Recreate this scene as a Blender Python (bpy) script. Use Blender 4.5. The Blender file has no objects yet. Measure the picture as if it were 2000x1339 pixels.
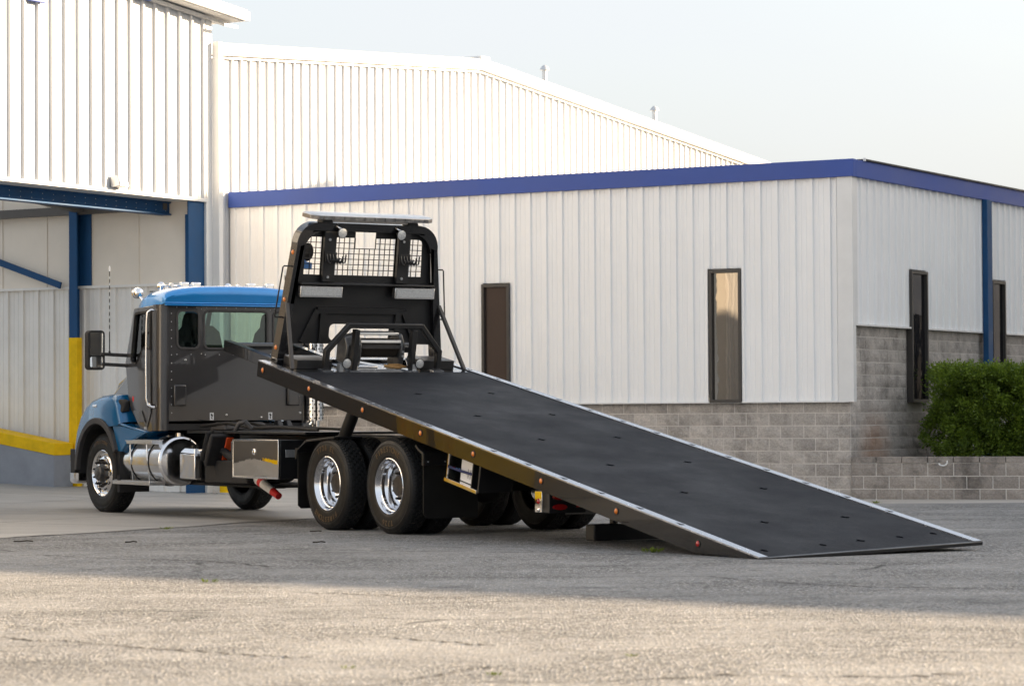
import bpy, bmesh, math, random
from mathutils import Vector, Matrix
from mathutils.geometry import tessellate_polygon
random.seed(7)
R = math.radians
scene = bpy.context.scene
COL = scene.collection

# ------------------------------------------------------------------ camera
CAM_H = 1.2985
PITCH, ROLL = 0.024907, -0.0061726
Fv = Vector((0, math.cos(PITCH), math.sin(PITCH)))
Uv0 = Vector((0, -math.sin(PITCH), math.cos(PITCH)))
Rv0 = Vector((1, 0, 0))
Rv = Rv0 * math.cos(ROLL) + Uv0 * math.sin(ROLL)
Uv = -Rv0 * math.sin(ROLL) + Uv0 * math.cos(ROLL)
cd = bpy.data.cameras.new('camera')
cd.sensor_width = 36.0; cd.sensor_fit = 'HORIZONTAL'; cd.lens = 98.41
cd.clip_start = 0.1; cd.clip_end = 3000
cd.dof.use_dof = True; cd.dof.focus_distance = 31.5; cd.dof.aperture_fstop = 4.0
cam = bpy.data.objects.new('camera', cd)
cam.matrix_world = Matrix(((Rv.x, Uv.x, -Fv.x, 0), (Rv.y, Uv.y, -Fv.y, 0), (Rv.z, Uv.z, -Fv.z, CAM_H), (0, 0, 0, 1)))
COL.objects.link(cam); scene.camera = cam

# ------------------------------------------------------------------ sky, sun, exposure
SUN_EL = R(17.0)
SUN_H = Vector((0.974, 0.225, 0)).normalized()          # horizontal direction towards the sun
SUN_ROT = math.atan2(SUN_H.x, SUN_H.y)
world = bpy.data.worlds.new('World'); scene.world = world; world.use_nodes = True
wn = world.node_tree; wn.nodes.clear()
wo = wn.nodes.new('ShaderNodeOutputWorld'); wb = wn.nodes.new('ShaderNodeBackground')
sky = wn.nodes.new('ShaderNodeTexSky'); sky.sky_type = 'NISHITA'; sky.sun_disc = False
sky.sun_elevation = SUN_EL; sky.sun_rotation = SUN_ROT; sky.altitude = 200; sky.air_density = 1.0; sky.dust_density = 7.0; sky.ozone_density = 1.0
# thin high cloud veil over the whole sky
tcw = wn.nodes.new('ShaderNodeTexCoord'); mpw = wn.nodes.new('ShaderNodeMapping'); mpw.inputs['Scale'].default_value = (1.5, 1.5, 4.5)
nzw = wn.nodes.new('ShaderNodeTexNoise'); nzw.inputs['Scale'].default_value = 2.2; nzw.inputs['Detail'].default_value = 6; nzw.inputs['Roughness'].default_value = 0.55
rpw = wn.nodes.new('ShaderNodeMapRange'); rpw.inputs['From Min'].default_value = 0.35; rpw.inputs['From Max'].default_value = 0.7
rpw.inputs['To Min'].default_value = 0.58; rpw.inputs['To Max'].default_value = 0.86
mxw = wn.nodes.new('ShaderNodeMix'); mxw.data_type = 'RGBA'
mxw.inputs['B'].default_value = (1.84, 1.90, 1.97, 1)
wn.links.new(tcw.outputs['Generated'], mpw.inputs['Vector']); wn.links.new(mpw.outputs[0], nzw.inputs['Vector'])
wn.links.new(nzw.outputs['Fac'], rpw.inputs['Value']); wn.links.new(rpw.outputs[0], mxw.inputs['Factor'])
wn.links.new(sky.outputs[0], mxw.inputs['A']); wn.links.new(mxw.outputs['Result'], wb.inputs['Color'])
wb.inputs['Strength'].default_value = 0.08
wn.links.new(wb.outputs[0], wo.inputs['Surface'])

sl = bpy.data.lights.new('sun', 'SUN'); sl.energy = 3.2; sl.angle = R(0.4); sl.color = (1.0, 0.775, 0.52)
so = bpy.data.objects.new('sun', sl); COL.objects.link(so)
sd = Vector((SUN_H.x * math.cos(SUN_EL), SUN_H.y * math.cos(SUN_EL), math.sin(SUN_EL)))
so.rotation_euler = sd.to_track_quat('Z', 'Y').to_euler(); so.location = sd * 60

scene.view_settings.view_transform = 'Standard'; scene.view_settings.look = 'None'
scene.view_settings.gamma = 1.0; scene.view_settings.exposure = 2.6
scene.view_settings.use_curve_mapping = False
scene.render.engine = 'CYCLES'
scene.cycles.max_bounces = 10; scene.cycles.transparent_max_bounces = 12; scene.cycles.caustics_reflective = True
scene.cycles.use_denoising = True

# ------------------------------------------------------------------ materials
MATS = {}
def nd(t, k, **kw):
    n = t.nodes.new(k)
    for a, b in kw.items():
        setattr(n, a, b)
    return n
def inp(n, **kw):
    for k, v in kw.items():
        n.inputs[k.replace('_', ' ')].default_value = v
    return n
def pm(name, col, rough=0.5, metal=0.0, coat=0.0, var=0.0, vscale=3.0, bump=0.0, bscale=40.0, rvar=0.0, spec=0.5, world_co=False, rnd=0.0, coat_rough=0.03):
    m = bpy.data.materials.new(name); m.use_nodes = True; t = m.node_tree
    p = t.nodes['Principled BSDF']
    inp(p, Base_Color=(*col, 1), Roughness=rough, Metallic=metal, Coat_Weight=coat, Coat_Roughness=coat_rough)
    p.inputs['Specular IOR Level'].default_value = spec
    if world_co:
        co = nd(t, 'ShaderNodeNewGeometry').outputs['Position']
    else:
        co = nd(t, 'ShaderNodeTexCoord').outputs['Object']
    if var or rvar:
        nz = inp(nd(t, 'ShaderNodeTexNoise'), Scale=vscale, Detail=7.0, Roughness=0.62); t.links.new(co, nz.inputs['Vector'])
        fac = nz.outputs['Fac']
        if var:
            mr = nd(t, 'ShaderNodeMapRange'); t.links.new(fac, mr.inputs['Value'])
            inp(mr, From_Min=0.3, From_Max=0.7, To_Min=1 - var, To_Max=1 + var)
            src = mr.outputs[0]
            if rnd:
                oi = nd(t, 'ShaderNodeObjectInfo'); mr2 = nd(t, 'ShaderNodeMapRange'); t.links.new(oi.outputs['Random'], mr2.inputs['Value'])
                inp(mr2, To_Min=1 - rnd, To_Max=1 + rnd)
                mm = nd(t, 'ShaderNodeMath', operation='MULTIPLY'); t.links.new(src, mm.inputs[0]); t.links.new(mr2.outputs[0], mm.inputs[1]); src = mm.outputs[0]
            mx = nd(t, 'ShaderNodeVectorMath', operation='SCALE'); mx.inputs[0].default_value = col
            t.links.new(src, mx.inputs['Scale']); t.links.new(mx.outputs[0], p.inputs['Base Color'])
        if rvar:
            mr = nd(t, 'ShaderNodeMapRange'); t.links.new(fac, mr.inputs['Value'])
            inp(mr, From_Min=0.3, From_Max=0.7, To_Min=max(0.0, rough - rvar), To_Max=rough + rvar); t.links.new(mr.outputs[0], p.inputs['Roughness'])
    if bump:
        nb = inp(nd(t, 'ShaderNodeTexNoise'), Scale=bscale, Detail=5.0, Roughness=0.6); t.links.new(co, nb.inputs['Vector'])
        bp = inp(nd(t, 'ShaderNodeBump'), Strength=bump, Distance=0.02); t.links.new(nb.outputs['Fac'], bp.inputs['Height']); t.links.new(bp.outputs[0], p.inputs['Normal'])
        if coat: t.links.new(bp.outputs[0], p.inputs['Coat Normal'])
    MATS[name] = m
    return m
def glass(name, tint, refl=0.08, bump=0.0, back=None):
    """thin window glass: fresnel mix of a mirror and a tinted see-through (or a dark backing)."""
    m = bpy.data.materials.new(name); m.use_nodes = True; t = m.node_tree; t.nodes.clear()
    o = nd(t, 'ShaderNodeOutputMaterial'); mx = nd(t, 'ShaderNodeMixShader'); gl = inp(nd(t, 'ShaderNodeBsdfGlossy'), Roughness=0.01)
    if back:
        tr = inp(nd(t, 'ShaderNodeBsdfDiffuse'), Color=(*back, 1))
    else:
        tr = inp(nd(t, 'ShaderNodeBsdfTransparent'), Color=(*tint, 1))
    fr = inp(nd(t, 'ShaderNodeFresnel'), IOR=1.5)
    ad = nd(t, 'ShaderNodeMath', operation='ADD'); ad.use_clamp = True; ad.inputs[1].default_value = refl
    t.links.new(fr.outputs[0], ad.inputs[0]); t.links.new(ad.outputs[0], mx.inputs[0]); t.links.new(tr.outputs[0], mx.inputs[1]); t.links.new(gl.outputs[0], mx.inputs[2])
    if back: gl.inputs['Color'].default_value = (*tint, 1)
    if bump:
        co = nd(t, 'ShaderNodeTexCoord').outputs['Object']
        nb = inp(nd(t, 'ShaderNodeTexNoise'), Scale=2.2, Detail=2.0); t.links.new(co, nb.inputs['Vector'])
        bp = inp(nd(t, 'ShaderNodeBump'), Strength=bump, Distance=0.05); t.links.new(nb.outputs['Fac'], bp.inputs['Height']); t.links.new(bp.outputs[0], gl.inputs['Normal']); t.links.new(bp.outputs[0], fr.inputs['Normal'])
    t.links.new(mx.outputs[0], o.inputs['Surface']); MATS[name] = m
    return m

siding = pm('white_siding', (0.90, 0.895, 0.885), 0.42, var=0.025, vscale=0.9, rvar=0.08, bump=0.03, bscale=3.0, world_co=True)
siding_s = pm('sunlit_white_siding', (0.55, 0.565, 0.59), 0.45, spec=0.3, var=0.04, vscale=0.8, rvar=0.08, bump=0.03, bscale=3.0, world_co=True)  # white siding darkened for the sunlit walls so their ribs don't wash out
trim_w = pm('white_trim', (0.76, 0.755, 0.74), 0.40, var=0.05, vscale=2.0)
fascia_b = pm('blue_fascia', (0.048, 0.092, 0.34), 0.5, spec=0.3, var=0.08, vscale=0.7, rvar=0.08, world_co=True)
steel_b = pm('blue_steel', (0.012, 0.068, 0.175), 0.55, spec=0.25, var=0.14, vscale=2.5, rvar=0.1)
yellow_p = pm('yellow_paint', (0.86, 0.52, 0.004), 0.6, spec=0.2, var=0.14, vscale=5.0, bump=0.15, bscale=60)
grey_wall = pm('grey_painted_concrete', (0.27, 0.28, 0.305), 0.75, var=0.14, vscale=2.5, bump=0.25, bscale=30)
vinyl = pm('insulation_vinyl', (0.86, 0.77, 0.65), 0.6, spec=0.3, var=0.05, vscale=1.2, bump=0.5, bscale=1.6)
liner = pm('liner_panel', (0.84, 0.80, 0.74), 0.5, var=0.06, vscale=1.5)
dark_steel = pm('dark_purlin_steel', (0.10, 0.09, 0.08), 0.6, var=0.1)
roof_m = pm('roof_metal', (0.62, 0.62, 0.61), 0.4, var=0.05)
galv = pm('galvanised_metal', (0.55, 0.56, 0.57), 0.38, 0.7, var=0.1, vscale=8)
bronze = pm('bronze_frame', (0.045, 0.040, 0.036), 0.45, var=0.1)
win_refl = glass('reflective_window', (0.52, 0.47, 0.41), 0.36, 0.014, back=(0.035, 0.033, 0.03))
win_brown = glass('bronze_window', (0.50, 0.40, 0.34), 0.05, 0.02, back=(0.050, 0.036, 0.030))
win_dark = glass('dark_window', (0.6, 0.62, 0.68), 0.06, 0.05, back=(0.010, 0.010, 0.011))
paint_blue = pm('sky_lit_roof_blue', (0.010, 0.235, 0.62), 0.26, 0.25, 0.85, var=0.05, vscale=3)  # truck blue brightened for the roof, sky light put into the colour
fender_blue = pm('blue_fender_paint', (0.003, 0.112, 0.275), 0.22, 0.2, 0.7, var=0.05, vscale=3)  # same truck blue, darker copy without the roof's painted sky light
paint_grey = pm('graphite_truck_paint', (0.034, 0.032, 0.033), 0.36, 0.2, 0.9, var=0.10, vscale=2.0, bump=0.02, bscale=2.5, coat_rough=0.035)
gloss_black = pm('gloss_black_paint', (0.008, 0.008, 0.009), 0.22, 0.0, 0.7, bump=0.012, bscale=4.0, coat_rough=0.015)
satin_black = pm('satin_black_paint', (0.012, 0.012, 0.013), 0.42, var=0.2, vscale=4, rvar=0.1)
matt_black = pm('matt_black', (0.014, 0.013, 0.013), 0.7, var=0.25, vscale=6)
plastic = pm('grey_black_plastic', (0.045, 0.042, 0.042), 0.6, var=0.1, vscale=8, bump=0.05, bscale=200)
chrome = pm('chrome', (0.84, 0.84, 0.85), 0.045, 1.0, rvar=0.03, vscale=6)
alu = pm('polished_aluminium', (0.78, 0.78, 0.79), 0.14, 1.0, rvar=0.06, vscale=5, var=0.05)
mirror_steel = pm('mirror_stainless', (0.80, 0.76, 0.70), 0.02, 1.0, bump=0.10, bscale=2.6)
alu_dull = pm('brushed_aluminium', (0.66, 0.66, 0.66), 0.34, 1.0, var=0.08, vscale=9)
deck_m = pm('deck_coating', (0.011, 0.013, 0.018), 0.66, var=0.28, vscale=1.1, rvar=0.16, bump=0.5, bscale=120, spec=0.2)
def deck_wear(m):
    t = m.node_tree; p = t.nodes['Principled BSDF']; L = t.links.new; src = p.inputs['Base Color'].links[0].from_socket
    co = nd(t, 'ShaderNodeTexCoord').outputs['Object']
    def streak(sc, scale, a, b, hi):
        mp = nd(t, 'ShaderNodeMapping'); mp.inputs['Scale'].default_value = sc; L(co, mp.inputs['Vector'])
        n = inp(nd(t, 'ShaderNodeTexNoise'), Scale=scale, Detail=6.0, Roughness=0.65); L(mp.outputs[0], n.inputs['Vector'])
        r = inp(nd(t, 'ShaderNodeMapRange'), From_Min=a, From_Max=b, To_Min=0.0, To_Max=hi); L(n.outputs['Fac'], r.inputs['Value']); return r.outputs[0]
    cur = src
    for a_, c in ((((0.25, 9.0, 1.0), 1.6, 0.58, 0.74, 0.5), (0.036, 0.037, 0.041)), (((0.9, 0.7, 1.0), 0.9, 0.50, 0.74, 0.35), (0.030, 0.034, 0.043)), (((1.5, 30.0, 1.0), 2.0, 0.66, 0.72, 0.6), (0.065, 0.06, 0.058))):
        f = streak(*a_); mx = nd(t, 'ShaderNodeMix', data_type='RGBA'); mx.inputs['B'].default_value = (*c, 1); L(f, mx.inputs['Factor']); L(cur, mx.inputs['A']); cur = mx.outputs['Result']
    L(cur, p.inputs['Base Color'])
deck_wear(deck_m)
edge_m = pm('worn_steel_edge', (0.42, 0.44, 0.48), 0.22, 0.85, var=0.14, vscale=10, rvar=0.08)
rubber = pm('tyre_rubber', (0.010, 0.009, 0.008), 0.48, spec=0.3, var=0.25, vscale=9, rvar=0.12, bump=0.1, bscale=60)
tread_r = pm('tread_rubber', (0.012, 0.012, 0.012), 0.8, var=0.3, vscale=14)
letter_m = pm('tyre_lettering', (0.13, 0.075, 0.030), 0.45, var=0.2, vscale=20)
cab_glass = glass('cab_glass', (0.70, 0.82, 0.76), 0.02)
mirror_glass = pm('mirror_glass', (0.75, 0.78, 0.80), 0.01, 1.0)
seat_dark = pm('seat_fabric', (0.022, 0.022, 0.028), 0.9, var=0.2, vscale=20)
seat_olive = pm('olive_jacket', (0.075, 0.072, 0.018), 0.9, var=0.3, vscale=12)
amber = pm('amber_lens', (0.75, 0.19, 0.01), 0.18, 0.0, 0.6, var=0.15, vscale=60)
red_l = pm('red_lens', (0.45, 0.012, 0.012), 0.18, 0.0, 0.6, var=0.15, vscale=60)
clear_l = pm('clear_lens', (0.55, 0.56, 0.56), 0.15, 0.3, 0.5, var=0.35, vscale=70)
orange = pm('orange_plastic', (0.80, 0.085, 0.012), 0.55, var=0.1, vscale=20)
red_band = pm('red_band', (0.62, 0.02, 0.02), 0.45)
white_band = pm('reflective_white_band', (0.72, 0.70, 0.68), 0.4)
rope = pm('rope_tan', (0.36, 0.20, 0.07), 0.8, var=0.3, vscale=50)
cable = pm('wire_rope', (0.055, 0.045, 0.035), 0.5, 0.5, var=0.3, vscale=80)
soil = pm('planter_soil', (0.06, 0.042, 0.028), 0.95, var=0.4, vscale=9, bump=0.8, bscale=30)
cord_b = pm('blue_cord', (0.01, 0.02, 0.10), 0.6)
bead_b = pm('blue_bead', (0.15, 0.35, 0.75), 0.3); bead_w = pm('white_bead', (0.8, 0.78, 0.76), 0.3)
render_wall = pm('grey_render', (0.58, 0.56, 0.53), 0.8, var=0.1, vscale=0.6)
decal = pm('warning_decal', (0.70, 0.70, 0.70), 0.5)
bark = pm('bark', (0.09, 0.065, 0.045), 0.9, var=0.3, vscale=20, bump=0.5, bscale=60)
twig_m = pm('dry_twig', (0.035, 0.028, 0.02), 0.9)

def block_mat(nm='split_face_block', col=(0.45, 0.41, 0.372), mil=0.55):
    m = pm(nm, col, 0.9, var=0.2, vscale=3.2, world_co=True, rnd=0.10, bump=0.0)
    t = m.node_tree; p = t.nodes['Principled BSDF']
    src = p.inputs['Base Color'].links[0].from_socket
    geo = nd(t, 'ShaderNodeNewGeometry')
    # fine aggregate
    nz = inp(nd(t, 'ShaderNodeTexNoise'), Scale=38.0, Detail=6.0, Roughness=0.7); t.links.new(geo.outputs['Position'], nz.inputs['Vector'])
    mr = inp(nd(t, 'ShaderNodeMapRange'), From_Min=0.3, From_Max=0.7, To_Min=0.72, To_Max=1.28); t.links.new(nz.outputs['Fac'], mr.inputs['Value'])
    s1 = nd(t, 'ShaderNodeVectorMath', operation='SCALE'); t.links.new(src, s1.inputs[0]); t.links.new(mr.outputs[0], s1.inputs['Scale'])
    # mildew streaks
    mp = nd(t, 'ShaderNodeMapping'); mp.inputs['Scale'].default_value = (1.3, 1.3, 0.9); t.links.new(geo.outputs['Position'], mp.inputs['Vector'])
    n2 = inp(nd(t, 'ShaderNodeTexNoise'), Scale=1.1, Detail=5.0, Roughness=0.7); t.links.new(mp.outputs[0], n2.inputs['Vector'])
    m2 = inp(nd(t, 'ShaderNodeMapRange'), From_Min=0.51, From_Max=0.68, To_Min=1.0, To_Max=mil); t.links.new(n2.outputs['Fac'], m2.inputs['Value'])
    s2 = nd(t, 'ShaderNodeVectorMath', operation='SCALE'); t.links.new(s1.outputs[0], s2.inputs[0]); t.links.new(m2.outputs[0], s2.inputs['Scale'])
    # one rusty stain low on the end wall
    dv = nd(t, 'ShaderNodeVectorMath', operation='DISTANCE'); t.links.new(geo.outputs['Position'], dv.inputs[0]); dv.inputs[1].default_value = STAIN
    m3 = inp(nd(t, 'ShaderNodeMapRange'), From_Min=0.25, From_Max=0.80, To_Min=0.8, To_Max=0.0); t.links.new(dv.outputs['Value'], m3.inputs['Value'])
    mm = nd(t, 'ShaderNodeMath', operation='MULTIPLY'); t.links.new(m3.outputs[0], mm.inputs[0]); t.links.new(n2.outputs['Fac'], mm.inputs[1])
    m4 = nd(t, 'ShaderNodeMath', operation='MULTIPLY'); t.links.new(mm.outputs[0], m4.inputs[0]); m4.inputs[1].default_value = 1.6
    mx = nd(t, 'ShaderNodeMix', data_type='RGBA'); mx.inputs['B'].default_value = (0.33, 0.17, 0.085, 1)
    t.links.new(m4.outputs[0], mx.inputs['Factor']); t.links.new(s2.outputs[0], mx.inputs['A']); t.links.new(mx.outputs['Result'], p.inputs['Base Color'])
    nb = inp(nd(t, 'ShaderNodeTexNoise'), Scale=26.0, Detail=5.0, Roughness=0.65); t.links.new(geo.outputs['Position'], nb.inputs['Vector'])
    bp = inp(nd(t, 'ShaderNodeBump'), Strength=0.75, Distance=0.03); t.links.new(nb.outputs['Fac'], bp.inputs['Height']); t.links.new(bp.outputs[0], p.inputs['Normal'])
    return m

def leaf_mat(name, c1, c2):
    m = bpy.data.materials.new(name); m.use_nodes = True; t = m.node_tree; p = t.nodes['Principled BSDF']
    geo = nd(t, 'ShaderNodeNewGeometry'); nz = inp(nd(t, 'ShaderNodeTexNoise'), Scale=4.5, Detail=4.0, Roughness=0.7); t.links.new(geo.outputs['Position'], nz.inputs['Vector'])
    wnz = nd(t, 'ShaderNodeMath', operation='ADD'); 
    rp = nd(t, 'ShaderNodeMath', operation='MULTIPLY'); t.links.new(geo.outputs['Random Per Island'], rp.inputs[0]); rp.inputs[1].default_value = 0.5
    mr = inp(nd(t, 'ShaderNodeMapRange'), From_Min=0.35, From_Max=0.65, To_Min=0.0, To_Max=0.6); t.links.new(nz.outputs['Fac'], mr.inputs['Value'])
    t.links.new(rp.outputs[0], wnz.inputs[0]); t.links.new(mr.outputs[0], wnz.inputs[1]); wnz.use_clamp = True
    mx = nd(t, 'ShaderNodeMix', data_type='RGBA'); mx.inputs['A'].default_value = (*c1, 1); mx.inputs['B'].default_value = (*c2, 1)
    t.links.new(wnz.outputs[0], mx.inputs['Factor']); t.links.new(mx.outputs['Result'], p.inputs['Base Color'])
    inp(p, Roughness=0.5, Transmission_Weight=0.0); p.inputs['Subsurface Weight'].default_value = 0.0
    tr = nd(t, 'ShaderNodeBsdfTranslucent'); t.links.new(mx.outputs['Result'], tr.inputs['Color'])
    ms = nd(t, 'ShaderNodeMixShader'); ms.inputs[0].default_value = 0.3
    o = t.nodes['Material Output']; t.links.new(p.outputs[0], ms.inputs[1]); t.links.new(tr.outputs[0], ms.inputs[2]); t.links.new(ms.outputs[0], o.inputs['Surface'])
    return m
leaf_green = leaf_mat('shrub_leaf', (0.032, 0.068, 0.009), (0.24, 0.34, 0.034))
weed_green = leaf_mat('weed_leaf', (0.12, 0.17, 0.02), (0.25, 0.30, 0.04))

def asphalt_mat():
    m = bpy.data.materials.new('aged_asphalt'); m.use_nodes = True; t = m.node_tree; p = t.nodes['Principled BSDF']; L = t.links.new
    co = nd(t, 'ShaderNodeNewGeometry').outputs['Position']
    def noise(s, d=6.0, r=0.6, vec=co):
        n = inp(nd(t, 'ShaderNodeTexNoise'), Scale=s, Detail=d, Roughness=r); L(vec, n.inputs['Vector']); return n.outputs['Fac']
    def rng(v, a, b, c, d):
        n = inp(nd(t, 'ShaderNodeMapRange'), From_Min=a, From_Max=b, To_Min=c, To_Max=d); L(v, n.inputs['Value']); return n.outputs[0]
    def mul(a, b):
        n = nd(t, 'ShaderNodeMath', operation='MULTIPLY'); L(a, n.inputs[0])
        if isinstance(b, float): n.inputs[1].default_value = b
        else: L(b, n.inputs[1])
        return n.outputs[0]
    # stones
    v = inp(nd(t, 'ShaderNodeTexVoronoi'), Scale=46.0, Randomness=1.0); L(co, v.inputs['Vector'])
    sep = nd(t, 'ShaderNodeSeparateColor'); L(v.outputs['Color'], sep.inputs[0])
    stone = rng(sep.outputs[0], 0.0, 1.0, 0.38, 1.62)
    edge = rng(v.outputs['Distance'], 0.25, 0.62, 1.08, 0.42)
    v2 = inp(nd(t, 'ShaderNodeTexVoronoi'), Scale=150.0); L(co, v2.inputs['Vector'])
    sep2 = nd(t, 'ShaderNodeSeparateColor'); L(v2.outputs['Color'], sep2.inputs[0])
    st2 = rng(sep2.outputs[1], 0.0, 1.0, 0.7, 1.3)
    big = rng(noise(0.22, 5.0, 0.6), 0.3, 0.7, 0.84, 1.14)
    mp = nd(t, 'ShaderNodeMapping'); mp.inputs['Rotation'].default_value = (0, 0, R(-30)); mp.inputs['Scale'].default_value = (0.35, 1.6, 1.0); L(co, mp.inputs['Vector'])
    streak = rng(noise(0.9, 6.0, 0.65, mp.outputs[0]), 0.3, 0.7, 0.80, 1.18)
    mid = rng(noise(2.6, 5.0, 0.7), 0.3, 0.7, 0.88, 1.12)
    # how much binder has worn away, patchy
    worn = rng(noise(0.55, 5.0, 0.65), 0.38, 0.58, 0.45, 1.0)
    mixs = nd(t, 'ShaderNodeMix', data_type='FLOAT'); L(worn, mixs.inputs['Factor']); mixs.inputs['A'].default_value = 0.95; L(mul(stone, edge), mixs.inputs['B'])
    tot = mul(mul(mul(mixs.outputs['Result'], st2), mul(big, streak)), mid)
    # fine cracks
    dn = inp(nd(t, 'ShaderNodeTexNoise'), Scale=1.4, Detail=6.0, Roughness=0.7); L(co, dn.inputs['Vector'])
    av = nd(t, 'ShaderNodeMix', data_type='VECTOR'); av.inputs['Factor'].default_value = 0.22; L(co, av.inputs['A']); L(dn.outputs['Color'], av.inputs['B'])
    mp2 = nd(t, 'ShaderNodeMapping'); mp2.inputs['Rotation'].default_value = (0, 0, R(28)); mp2.inputs['Scale'].default_value = (0.20, 0.55, 1.0); L(av.outputs['Result'], mp2.inputs['Vector'])
    vc = nd(t, 'ShaderNodeTexVoronoi', feature='DISTANCE_TO_EDGE'); inp(vc, Scale=1.0); L(mp2.outputs[0], vc.inputs['Vector'])
    crk = rng(vc.outputs['Distance'], 0.002, 0.007, 0.30, 1.0)
    cm = rng(noise(0.35, 3.0, 0.5), 0.46, 0.54, 0.0, 1.0)
    mc = nd(t, 'ShaderNodeMix', data_type='FLOAT'); L(cm, mc.inputs['Factor']); mc.inputs['A'].default_value = 1.0; L(crk, mc.inputs['B'])
    tot = mul(tot, mc.outputs['Result'])
    # oil spots and tyre scuffs
    oil = rng(noise(0.75, 4.0, 0.55), 0.64, 0.72, 1.0, 0.62)
    tot = mul(tot, oil)
    tint = nd(t, 'ShaderNodeMix', data_type='RGBA'); tint.inputs['A'].default_value = (0.285, 0.288, 0.293, 1); tint.inputs['B'].default_value = (0.328, 0.308, 0.278, 1)
    L(sep.outputs[1], tint.inputs['Factor'])
    sc = nd(t, 'ShaderNodeVectorMath', operation='SCALE'); L(tint.outputs['Result'], sc.inputs[0]); L(tot, sc.inputs['Scale']); L(sc.outputs[0], p.inputs['Base Color'])
    inp(p, Roughness=0.82); p.inputs['Specular IOR Level'].default_value = 0.35
    hs = nd(t, 'ShaderNodeMath', operation='ADD'); L(mul(rng(v.outputs['Distance'], 0.0, 0.6, 1.0, 0.0), worn), hs.inputs[0]); L(mul(noise(9.0), 0.5), hs.inputs[1])
    hs2 = nd(t, 'ShaderNodeMath', operation='ADD'); L(hs.outputs[0], hs2.inputs[0]); L(mc.outputs['Result'], hs2.inputs[1])
    bp = inp(nd(t, 'ShaderNodeBump'), Strength=0.8, Distance=0.014); L(hs2.outputs[0], bp.inputs['Height']); L(bp.outputs[0], p.inputs['Normal'])
    return m
asphalt = asphalt_mat()

def concrete_mat(name, col, joints=False):
    m = bpy.data.materials.new(name); m.use_nodes = True; t = m.node_tree; p = t.nodes['Principled BSDF']; L = t.links.new
    co = nd(t, 'ShaderNodeNewGeometry').outputs['Position']
    n1 = inp(nd(t, 'ShaderNodeTexNoise'), Scale=0.5, Detail=7.0, Roughness=0.65); L(co, n1.inputs['Vector'])
    n2 = inp(nd(t, 'ShaderNodeTexNoise'), Scale=40.0, Detail=4.0); L(co, n2.inputs['Vector'])
    mp = nd(t, 'ShaderNodeMapping'); mp.inputs['Rotation'].default_value = (0, 0, R(30)); mp.inputs['Scale'].default_value = (0.25, 2.2, 1.0); L(co, mp.inputs['Vector'])
    n3 = inp(nd(t, 'ShaderNodeTexNoise'), Scale=1.0, Detail=6.0, Roughness=0.6); L(mp.outputs[0], n3.inputs['Vector'])
    def rng(v, a, b):
        n = inp(nd(t, 'ShaderNodeMapRange'), From_Min=0.3, From_Max=0.7, To_Min=a, To_Max=b); L(v, n.inputs['Value']); return n.outputs[0]
    a = nd(t, 'ShaderNodeMath', operation='MULTIPLY'); L(rng(n1.outputs['Fac'], 0.82, 1.14), a.inputs[0]); L(rng(n2.outputs['Fac'], 0.92, 1.08), a.inputs[1])
    b = nd(t, 'ShaderNodeMath', operation='MULTIPLY'); L(a.outputs[0], b.inputs[0]); L(rng(n3.outputs['Fac'], 0.84, 1.12), b.inputs[1])
    s = nd(t, 'ShaderNodeVectorMath', operation='SCALE'); s.inputs[0].default_value = col; L(b.outputs[0], s.inputs['Scale']); L(s.outputs[0], p.inputs['Base Color'])
    mr = rng(n1.outputs['Fac'], 0.45, 0.75); L(mr, p.inputs['Roughness'])
    bp = inp(nd(t, 'ShaderNodeBump'), Strength=0.15, Distance=0.005); L(n2.outputs['Fac'], bp.inputs['Height']); L(bp.outputs[0], p.inputs['Normal'])
    return m
pad_m = concrete_mat('pad_concrete', (0.36, 0.343, 0.318))
walk_m = concrete_mat('walk_concrete', (0.44, 0.41, 0.37))

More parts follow.
